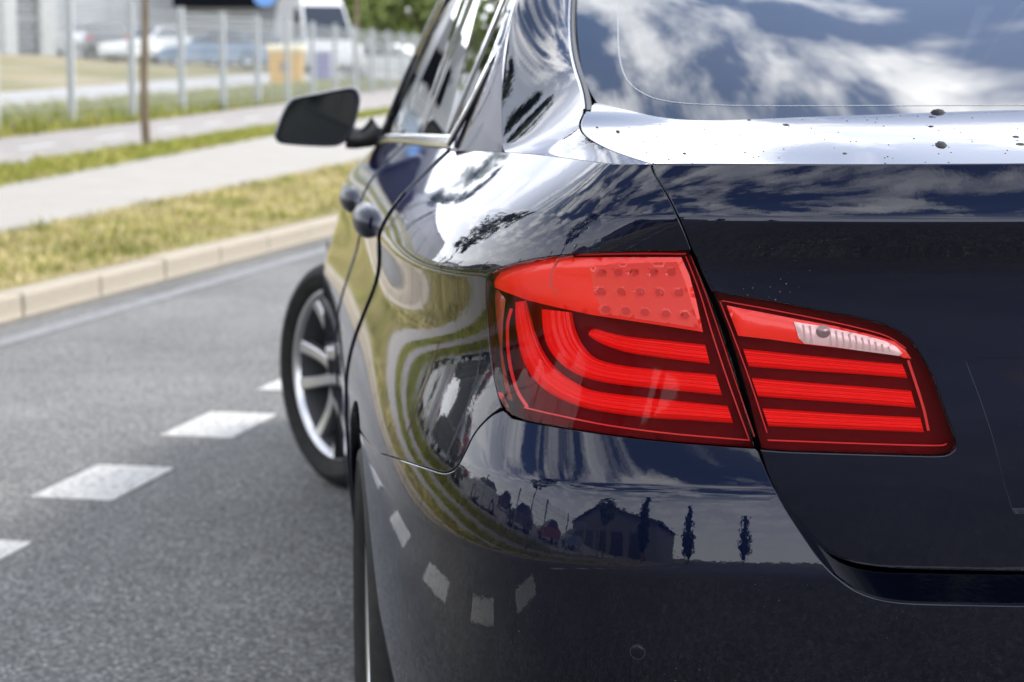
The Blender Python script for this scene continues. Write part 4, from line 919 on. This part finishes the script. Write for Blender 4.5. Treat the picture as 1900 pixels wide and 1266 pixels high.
# trees: trunk, limbs, leaf cards spread through clumps
BARK = noise_col(mat('bark', (0.14, 0.105, 0.07), .9, spec=.15), [(.3, (0.084, 0.063, 0.042)), (.7, (0.21, 0.168, 0.119))], 12, 6, stretch=(1, 1, .2))[0]
LEAF = noise_col(mat('leaves', (.07, .11, .025), .6, spec=.3), [(.3, (.035, .06, .012)), (.5, (.07, .105, .022)), (.72, (.14, .17, .04))], 3, 5)[0]
LEAF2 = noise_col(mat('poplar_leaves', (.04, .07, .02), .6, spec=.3), [(.3, (.02, .035, .01)), (.7, (.07, .09, .025))], 2, 5)[0]
def leaves(centres, radii, per, size, m, parent, name='crown'):
    cs = np.repeat(np.array(centres), per, 0); rs = np.repeat(np.array(radii), per, 0); n_ = len(cs)
    v = rng.normal(0, 1, (n_, 3)); v /= np.linalg.norm(v, axis=1)[:, None]; P = cs + v * rs * rng.uniform(.35, 1.0, n_)[:, None] ** .6
    a = rng.normal(0, 1, (n_, 3)); a /= np.linalg.norm(a, axis=1)[:, None]; b = np.cross(a, rng.normal(0, 1, (n_, 3))); b /= np.linalg.norm(b, axis=1)[:, None]
    s = size * rng.uniform(.6, 1.3, n_)[:, None]; V = np.stack([P - a * s, P + b * s * .5, P + a * s, P - b * s * .5], 1).reshape(-1, 3); k = np.arange(n_)[:, None] * 4
    return mobj(name, V, np.concatenate([k, k + 1, k + 2, k + 3], 1), m, parent, False)
def tree(name, base, h, trunk_r, crown_r, crown_z0, label, group=None, m=None, per=90, clumps=26, size=.09, column=False, lean=(0, 0)):
    r_ = empty(name, base); tag(r_, label, 'tree', group); b = MB()
    zs = np.linspace(-.05, h * .85, 9); b.tube([(lean[0] * z + .035 * math.sin(z * 2.1 + base[0]), lean[1] * z + .03 * math.cos(z * 1.7), z) for z in zs], [trunk_r * (1 - .75 * z / h) for z in zs], 10); tips = []
    for k in range(9):
        z = crown_z0 * .95 + (h * .8 - crown_z0) * k / 9; a = k * 2.4 + base[0]; L_ = crown_r * (.85 - .35 * k / 9)
        e = np.array([lean[0] * z + math.cos(a) * L_, lean[1] * z + math.sin(a) * L_, z + L_ * .7]); s_ = np.array([lean[0] * z, lean[1] * z, z]); b.tube([s_, (s_ + e) / 2 + [0, 0, .06], e], [trunk_r * .4, trunk_r * .25, trunk_r * .08], 6); tips.append(e)
    b.build('trunk', BARK, r_, True, 60)
    cs, rs = [], []
    for k in range(clumps):
        f = (k + .5) / clumps; z = crown_z0 + (h - crown_z0) * f
        wd = crown_r * ((math.sin(math.pi * min(1, .12 + f * .85)) ** .6) if not column else (1 - .75 * f) * min(1, .35 + f * 4)); a = rng.uniform(0, 6.28); q_ = wd * (rng.uniform(.25, .85) if not column else rng.uniform(.05, .35))
        cs.append((lean[0] * z + math.cos(a) * q_, lean[1] * z + math.sin(a) * q_, z)); s_ = wd * (rng.uniform(.28, .5) if not column else rng.uniform(.55, .8)); rs.append((s_, s_, s_ * (.8 if not column else 1.5)))
    leaves(cs, np.array(rs), per, size, m or LEAF, r_)
    return r_
g1 = ground_hit(275, 279); tree('street_tree', tuple(g1), 5.2, .060, 1.15, 2.75, 'slim young tree with a bent trunk on the strip between the paths', m=LEAF, lean=(-.012, 0), size=.08)
g2 = ground_hit(663, 168); tree('street_tree', tuple(g2), 6.0, .10, 1.3, 3.2, 'brown tree trunk rising above the door mirror behind the fence')
for t_, n_, h, lb in ((8.5, 8.35, 5.6, 'young leafy tree mirrored high on the quarter panel below the side window'), (-2.5, 8.2, 6.4, 'young leafy tree mirrored in the quarter panel just above the tail light'), (-14, 8.2, 5.2, 'young leafy tree mirrored in the bumper left of the poplars')):
    tree('street_tree', tn(t_, n_), h, .065, 1.25, 2.3, lb, 'trees mirrored in the car body', size=.10, per=80)
for t_, n_, h, lb in ((-23, 6.6, 9.5, 'slender poplar mirrored in the bumper in front of the gabled hall'), (-34, 3.0, 8.5, 'slender poplar mirrored in the bumper, middle one of three'), (-46, -3.5, 9.0, 'slender poplar mirrored in the bumper nearest the trunk lid')):
    tree('poplar', tn(t_, n_), h, .16, 1.0, 1.2, lb, 'poplars mirrored in the bumper', m=LEAF2, per=420, clumps=34, size=.12, column=True)
for px, py, d, h, r in ((625, 110, 112, 6.4, 3.0), (700, 110, 120, 6.6, 3.2), (775, 110, 116, 6.8, 3.0), (840, 108, 118, 7.0, 3.0)):
    p = CAM + ray(px, py) * d; tree('leafy_tree', (p[0], p[1], 2.2), h, .2, r, 1.4, {625: 'green tree top showing above the white van nose', 700: 'green tree top above the white parked car', 775: 'green tree top left of the car roof line', 840: 'green tree behind the side windows of the car'}[px], 'trees behind the far yard', m=noise_col(mat('far_leaves', (.1, .14, .03), .6), [(.3, (.08, .12, .02)), (.7, (.20, .25, .06))], .8, 5)[0], per=120, clumps=30, size=.28)

# ---- vehicles in the background
def paint2(name, c, rough=.3): return mat(name, c, rough, coat=.8)
DGL = mat('dark_car_glass', (.02, .024, .028), .06, coat=.6)
def simple_car(name, loc, heading, m, label, body=None, cab=None, L=4.4, W_=1.76, group=None, cat='car', wr=.32):
    """profiles in (along, up); along>0 is the nose"""
    r_ = empty(name, loc, heading); tag(r_, label, cat, group)
    body = body or [(-2.15, .28), (-2.2, .55), (-2.15, .85), (-2.0, .93), (-1.2, .95), (1.0, .93), (1.9, .78), (2.15, .62), (2.2, .4), (2.1, .26)]
    cab = cab or [(-1.75, .92), (-1.15, 1.38), (-.6, 1.46), (.1, 1.44), (1.05, .92)]
    b = MB(); secs = [(-.5, .93), (-.47, .985), (-.36, 1.0), (.36, 1.0), (.47, .985), (.5, .93)]; n_ = len(body); V = []
    cz = .55
    for x, s in secs: V += [(x * W_, y * (s * .5 + .5), cz + (z - cz) * (s if z > cz else 1)) for y, z in body]
    b.add(V, [(r * n_ + i, r * n_ + (i + 1) % n_, (r + 1) * n_ + (i + 1) % n_, (r + 1) * n_ + i) for r in range(5) for i in range(n_)] + [tuple(range(n_ - 1, -1, -1)), tuple(5 * n_ + i for i in range(n_))]); b.build('body', m, r_, True, 40)
    zt = max(z for _, z in cab); b = MB(); k = len(cab); V = []
    ins = lambda z: .46 - .09 * (z - .92) / (zt - .92)
    for sg in (-1, 1): V += [(sg * ins(z) * W_, y, z) for y, z in cab]
    b.add(V, [tuple(range(k)), tuple(range(2 * k - 1, k - 1, -1))] + [(i, k + i, k + i + 1, i + 1) for i in range(k - 1)]); cb = b.build('cabin', m, r_, True, 30)
    for sg in (-1, 1):
        ys = [p for p in cab] if cat == 'car' else [(-.1, 1.1), (-.1, 2.4), (.45, 2.4), (1.5, 1.1)]; c = np.mean(ys, 0); pr = [(c[0] + (y - c[0]) * .86, max(.95, c[1] + (z - c[1]) * .80 + .01)) for y, z in ys]
        mobj('side_window', [(sg * (ins(z) * W_ + .006), y, z) for y, z in pr], [tuple(range(len(pr))) if sg < 0 else tuple(range(len(pr) - 1, -1, -1))], DGL, cb, False)
    for (a, b_), nm in (((cab[-2], cab[-1]), 'windscreen'), ((cab[1], cab[0]), 'back_window')):
        a, b_ = np.array(a), np.array(b_); A = a + (b_ - a) * .08; B = a + (b_ - a) * .92; nrm_ = np.array([(a - b_)[1], (b_ - a)[0]]); nrm_ = nrm_ / np.linalg.norm(nrm_) * .008
        if nrm_[1] < 0: nrm_ = -nrm_
        V = [(s * (ins(q_[1]) * W_ - .06), q_[0] + nrm_[0], q_[1] + nrm_[1]) for q_, s in ((A, -1), (A, 1), (B, 1), (B, -1))]; mobj(nm, V, [(0, 1, 2, 3)], DGL, cb, False)
    ax = (body[0][0] + .75, body[-1][0] - .75) if True else 0
    for y in ax:
        for sg in (-1, 1):
            wl = MB(); wl.lathe([(-.1, .2), (-.1, wr - .02), (-.08, wr), (.08, wr), (.1, wr - .02), (.1, .2)], 20); wl.v = [(v[0] + sg * (W_ / 2 - .1), v[1] + y, v[2] + wr) for v in wl.v]; wo_ = wl.build('wheel', RUBBER, r_, True, 40)
            wl = MB(); wl.lathe([(sg * .085, .001), (sg * .1, .12), (sg * .09, .21)], 16); wl.v = [(v[0] + sg * (W_ / 2 - .1), v[1] + y, v[2] + wr) for v in wl.v]; wl.build('rim', ALLOY, wo_, True)
    y1, y0 = max(p[0] for p in body), min(p[0] for p in body)
    for sg in (-1, 1):
        MB().box((sg * W_ * .38, y1 - .10, .66), (.32, .16, .12)).build('headlight', mat('far_headlight', (.7, .7, .7), .2), r_)
        MB().box((sg * W_ * .42, y0 + .06, .80), (.22, .12, .16)).build('rear_light', mat('far_rear_light', (.4, .02, .02), .3), r_)
    MB().box((0, y0 + .02, .60), (.5, .05, .11)).build('number_plate', mat('plate_white', (.6, .6, .58), .5), r_)
    return r_
WHITE = paint2('white_paint', (0.5616, 0.5616, 0.5544)); DGREY = paint2('dark_grey_paint', (0.0396, 0.0403, 0.0432)); BLUE = paint2('blue_paint', (0.0936, 0.1584, 0.2592)); SILV = paint2('silver_paint', (0.3024, 0.3096, 0.3168)); REDP = paint2('red_paint', (0.216, 0.0216, 0.0216)); BLKP = paint2('black_paint', (0.0086, 0.0086, 0.0101))
def at(px, py, up=0):
    g = ground_hit(px, py); return (g[0], g[1], g[2] + up)
def at_d(px, py, d):
    p = CAM + ray(px, py) * d; z = float(terr(p[:2] @ eN)); return (p[0], p[1], z)
HV = -YAW        # heading that looks away from the camera
simple_car('hatchback', at_d(152, 107, 83), HV + math.pi + .35, WHITE, 'small white car by the white pillars of the building', W_=1.7)
simple_car('parked_car', at_d(197, 107, 81), HV + .25, DGREY, 'dark grey car between two white cars at the building')
simple_car('parked_car', at_d(278, 107, 80), HV + math.pi - .5, WHITE, 'white car behind the slim bent tree trunk')
simple_car('parked_car', at_d(395, 125, 80), HV + math.pi / 2 + .12, BLUE, 'blue car seen side on between fence posts')
simple_car('parked_car', at_d(462, 125, 86), HV + math.pi / 2 - .1, BLUE, 'blue car standing nearest the yellow container')
simple_car('parked_car', at_d(722, 112, 84), HV - math.pi / 2 - .15, WHITE, 'white car behind the fence right of the brown trunk')
van = simple_car('delivery_van', at_d(588, 140, 84), HV - math.pi / 2 - 1.2, WHITE, 'white van with sloping nose beside the yellow container', cat='van', W_=1.95, wr=.34,
           body=[(-2.6, .3), (-2.65, 1.0), (-2.6, 1.05), (-1.0, 1.1), (1.2, 1.1), (1.9, 1.02), (2.35, .9), (2.5, .6), (2.45, .3)], cab=[(-2.62, 1.02), (-2.55, 2.5), (-2.3, 2.68), (.4, 2.66), (.75, 2.45), (1.75, 1.06)]); van.scale = (1.2, 1.2, 1.2)
# yellow container with a lid
gY = at_d(532, 138, 62); yb = empty('grit_container', gY, HV); tag(yb, 'yellow container with pale lid between fence posts', 'container')
YEL = mat('yellow_plastic', (.55, .30, .012), .5); b = MB(); V = []
for z, s in ((0, .86), (.05, .9), (1.05, 1.0), (1.08, 1.0)): V += [(a * .52 * s, c * .45 * s, z) for a, c in ((-1, -1), (1, -1), (1, 1), (-1, 1))]
b.add(V, [(r * 4 + i, r * 4 + (i + 1) % 4, (r + 1) * 4 + (i + 1) % 4, (r + 1) * 4 + i) for r in range(3) for i in range(4)] + [(3, 2, 1, 0)]); b.build('bin', YEL, yb)
b = MB(); b.prism([(-.56, 0), (.56, 0), (.56, .08), (.2, .22), (-.56, .16)], -.56, .56, lambda a, z, q: (q, a, 1.08 + z)); b.build('lid', mat('pale_lid', (.72, .62, .38), .5), yb)
MB().box((0, -.44, .62), (.34, .03, .3)).build('label_plate', mat('brown_label', (.22, .12, .04), .6), yb)
pb = empty('waste_bin', at_d(597, 140, 68), HV); tag(pb, 'purple blue wheeled bin under the white van nose', 'bin'); PUR = mat('purple_plastic', (.11, .10, .26), .5)
MB().box((0, 0, .55), (.62, .62, .95)).build('bin', PUR, pb); MB().box((0, 0, 1.07), (.68, .68, .07)).build('lid', PUR, pb)
for sg in (-1, 1): MB().lathe([(-.03, .02), (-.03, .1), (.03, .1), (.03, .02)], 14).build('wheel', BLACK, pb).location = (sg * .28, .3, .1)

# ---- buildings
def to_world(o3, a, b_, z): return None
GREYW = noise_col(mat('grey_cladding', (0.4508, 0.4606, 0.4802), .7), [(.3, (0.4312, 0.441, 0.4606)), (.7, (0.49, 0.4998, 0.5194))], .3, 4)[0]
WHITEW = mat('white_render', (0.5328, 0.5328, 0.5184), .8); DKW = mat('dark_window', (0.036, 0.0396, 0.0432), .1, coat=.5); DARKB = mat('black_fascia', (.004, .0045, .007), .8, spec=.05); RIBB = mat('ribbed_grey', (0.1584, 0.162, 0.1692), .6, .2)
bh = empty('warehouse', (0, 0, 0)); tag(bh, 'long pale grey industrial hall with white pillars and dark glazing', 'building')
pA = at_d(-700, 104, 84); pB = at_d(338, 100, 97); A = np.array(pA[:2]); Bp = np.array(pB[:2]); dv_ = (Bp - A) / np.linalg.norm(Bp - A); nv = np.array([-dv_[1], dv_[0]]); Lw = np.linalg.norm(Bp - A); aw = math.atan2(dv_[1], dv_[0])
def wall_box(name, s0, s1, z0, z1, dep, m, par, outp=0.0):
    c = A + dv_ * (s0 + s1) / 2 + nv * (dep / 2 - outp); return MB().box((c[0], c[1], (z0 + z1) / 2), (s1 - s0, dep, z1 - z0), aw).build(name, m, par)
zB = 2.1
wall_box('wall', 0, Lw, zB - .3, zB + 8.5, 14, GREYW, bh)
def s_of(px):   # distance along the wall where a photo column meets it
    d = ray(px, 100)[:2]; M = np.array([[d[0], -dv_[0]], [d[1], -dv_[1]]]); r = np.linalg.solve(M, A - CAM[:2]); return r[1]
for x0, x1 in ((2, 25), (70, 98)): wall_box('pillar', s_of(x0), s_of(x1), zB - .5, zB + 8.7, .9, WHITEW, bh, .7)
gz = wall_box('window', s_of(25), s_of(70), zB - .3, zB + 8.0, .1, DKW, bh, .06)
for k in range(1, 12): wall_box('glazing_bar', s_of(25), s_of(70), zB + k * .62, zB + k * .62 + (.22 if k % 3 == 0 else .09), .08, mat('bar_grey', (.35, .36, .37), .5), gz, .12)
wall_box('cladding_panel', s_of(98), s_of(118), zB, zB + 8.4, .1, mat('pale_blue_grey', (.42, .44, .46), .6), bh, .09)
for k in range(40):
    s0 = s_of(118) + k * -3.1
    if k > 8 and s0 > 4: wall_box('window', s0 - 2.0, s0, zB + 1.0, zB + 2.6, .1, DKW, bh, .06)
for k in range(30):
    s0 = Lw - k * 3.6; wall_box('panel_joint', s0 - .05, s0, zB, zB + 8.45, .05, mat('joint_grey', (.36, .37, .38), .7), bh, .03)
wall_box('roof_edge', 0, Lw, zB + 8.5, zB + 8.9, 14.2, mat('edge_metal', (.3, .31, .33), .5, .4), bh, .1)
# second building with black fascia
b2 = empty('workshop', (0, 0, 0)); tag(b2, 'ribbed grey workshop front under a black fascia', 'building')
pC = at_d(332, 110, 92); pD = at_d(520, 110, 92); A2 = np.array(pC[:2]); B2 = np.array(pD[:2]); d2 = (B2 - A2) / np.linalg.norm(B2 - A2); n2_ = np.array([-d2[1], d2[0]]); L2 = np.linalg.norm(B2 - A2); a2 = math.atan2(d2[1], d2[0])
def box2(name, s0, s1, z0, z1, dep, m, par, outp=0.0):
    c = A2 + d2 * (s0 + s1) / 2 + n2_ * (dep / 2 - outp); return MB().box((c[0], c[1], (z0 + z1) / 2), (s1 - s0, dep, z1 - z0), a2).build(name, m, par)
box2('wall', 0, L2, 1.7, 7.8, 8, RIBB, b2)
for k in range(12): box2('rib', .05, L2 * .78, 2.0 + k * .22, 2.0 + k * .22 + .09, .06, mat('rib_light', (.34, .345, .36), .5, .2), b2, .05)
z15 = 1.2 + (150 - 15) / 3700 * 92
box2('fascia', -.1, L2 * .80, z15, z15 + 1.6, .9, DARKB, b2, .8)
sgn = MB(); cpt = A2 + d2 * (L2 * .88) - n2_ * .9; sgn.lathe([(-.06, .001), (-.06, .52), (.06, .52), (.06, .001)], 28); ca, sa = math.cos(a2 + math.pi / 2), math.sin(a2 + math.pi / 2)
sgn.v = [(cpt[0] + v[0] * ca - v[1] * sa, cpt[1] + v[0] * sa + v[1] * ca, z15 + .42 + v[2] * .8) for v in sgn.v]; sgn.build('round_sign', mat('sign_blue', (.10, .25, .55), .4), b2, True, 40)
# hall behind the camera, mirrored in the bumper
b3 = empty('gabled_hall', (0, 0, 0)); tag(b3, 'pale gabled hall with dark doors mirrored in the rear bumper', 'building')
O3 = eT * -34 + eN * 20; 
b = MB(); gp = [(0, 0), (26, 0), (26, 5.5), (13, 8.5), (0, 5.5)]; b.prism(gp, 0, 20, lambda a, z, q: (*(O3 + eN * (a - 13) - eT * q), z)); b.build('wall', mat('hall_wall', (.16, .16, .165), .8), b3)
b = MB(); gp = [(-.6, 5.3), (13, 8.5), (26.6, 5.3), (26.6, 5.6), (13, 8.85), (-.6, 5.6)]; b.prism(gp, -.5, 20.5, lambda a, z, q: (*(O3 + eN * (a - 13) - eT * q), z)); b.build('roof', mat('hall_roof', (.06, .06, .065), .6), b3)
for k in range(5):
    c = O3 + eN * (-9.5 + k * 4.6) + eT * .05; MB().box((c[0], c[1], 1.9), (3.0, .12, 3.8), math.atan2(eN[1], eN[0])).build('door', mat('hall_door', (.035, .035, .045), .5), b3)
# street lamp behind
sp_ = tn(-24, 7.0); lp_ = empty('street_lamp', sp_); tag(lp_, 'tall grey street lamp mirrored in the rear bumper', 'lamp')
b = MB(); b.tube([(0, 0, -.1), (0, 0, 3), (0, 0, 7)], [.09, .07, .05], 10); b.build('post', GALV, lp_, True)
b = MB(); b.tube([(0, 0, 7), (.3, -.05, 7.3), (1.1, -.2, 7.4)], .04, 8); b.build('arm', GALV, lp_, True)
MB().box((1.35, -.25, 7.38), (.6, .25, .1), -.18).build('lamp_head', GALV, lp_)
# parked cars mirrored in the car's flank
for i, (t_, n_, mm, lb) in enumerate(((9, 15.0, BLKP, 'black'), (3, 15.0, SILV, 'silver'), (-3, 15.0, DGREY, 'dark grey'), (-9, 15.0, REDP, 'red'), (15, 15.2, WHITE, 'white'), (6, 24, WHITE, 'distant white'), (0, 24, BLKP, 'distant black'), (-6.5, 24, SILV, 'distant silver'), (-15, 15.0, BLUE, 'blue'), (12, 24, REDP, 'distant red'))):
    simple_car('parked_car', tn(t_, n_), -BR, mm, lb + ' car parked beyond the fence, mirrored in the quarter panel', group='cars mirrored in the quarter panel')

# dirt flecks on the trunk deck
FLECK = mat('dried_mud', (.012, .012, .013), .9)
df = MB()
def fleck(S, px, py, rx, ry, hh):
    try: uv = S.pxs([(px, py)])
    except ValueError: return
    p = S.ev(uv)[0]; nn = S.nrm(uv)[0]; n_ = 9; fx = np.cross(nn, [0, 1, 0]); fx /= np.linalg.norm(fx); fy = np.cross(nn, fx)
    rad = [rng.uniform(.7, 1.25) for _ in range(n_)]; V = [p + fx * rx * r * math.cos(6.283 * k / n_) + fy * ry * r * math.sin(6.283 * k / n_) - nn * .0003 for k, r in enumerate(rad)]
    V += [p + (np.array(v) - p) * .6 + nn * hh for v in V[:n_]] + [p + nn * hh * 1.3]; df.add(V, [(k, (k + 1) % n_, n_ + (k + 1) % n_, n_ + k) for k in range(n_)] + [(n_ + k, n_ + (k + 1) % n_, 2 * n_) for k in range(n_)])
for a in ((1740, 209, .009, .006, .0035), (1746, 269, .0062, .014, .003), (1728, 217, .004, .004, .001), (1727, 235, .004, .004, .001), (1147, 245, .003, .006, .0015), (1458, 232, .004, .006, .001), (1270, 285, .003, .006, .0008), (1567, 285, .003, .005, .0008),
          (1885, 254, .005, .005, .001), (1895, 268, .006, .008, .001), (1108, 237, .002, .004, .0008), (1390, 223, .003, .004, .0008), (1160, 290, .002, .005, .0008), (1050, 227, .002, .003, .0008), (1868, 32, .003, .004, .001)): fleck(SD, *a)
for _ in range(70): fleck(SD, rng.uniform(1110, 1890), rng.uniform(215, 306), rng.uniform(.0004, .0016), rng.uniform(.0006, .003), .0005)
tag(df.build('dirt_flecks', FLECK, car, True, 60), kind='stuff')
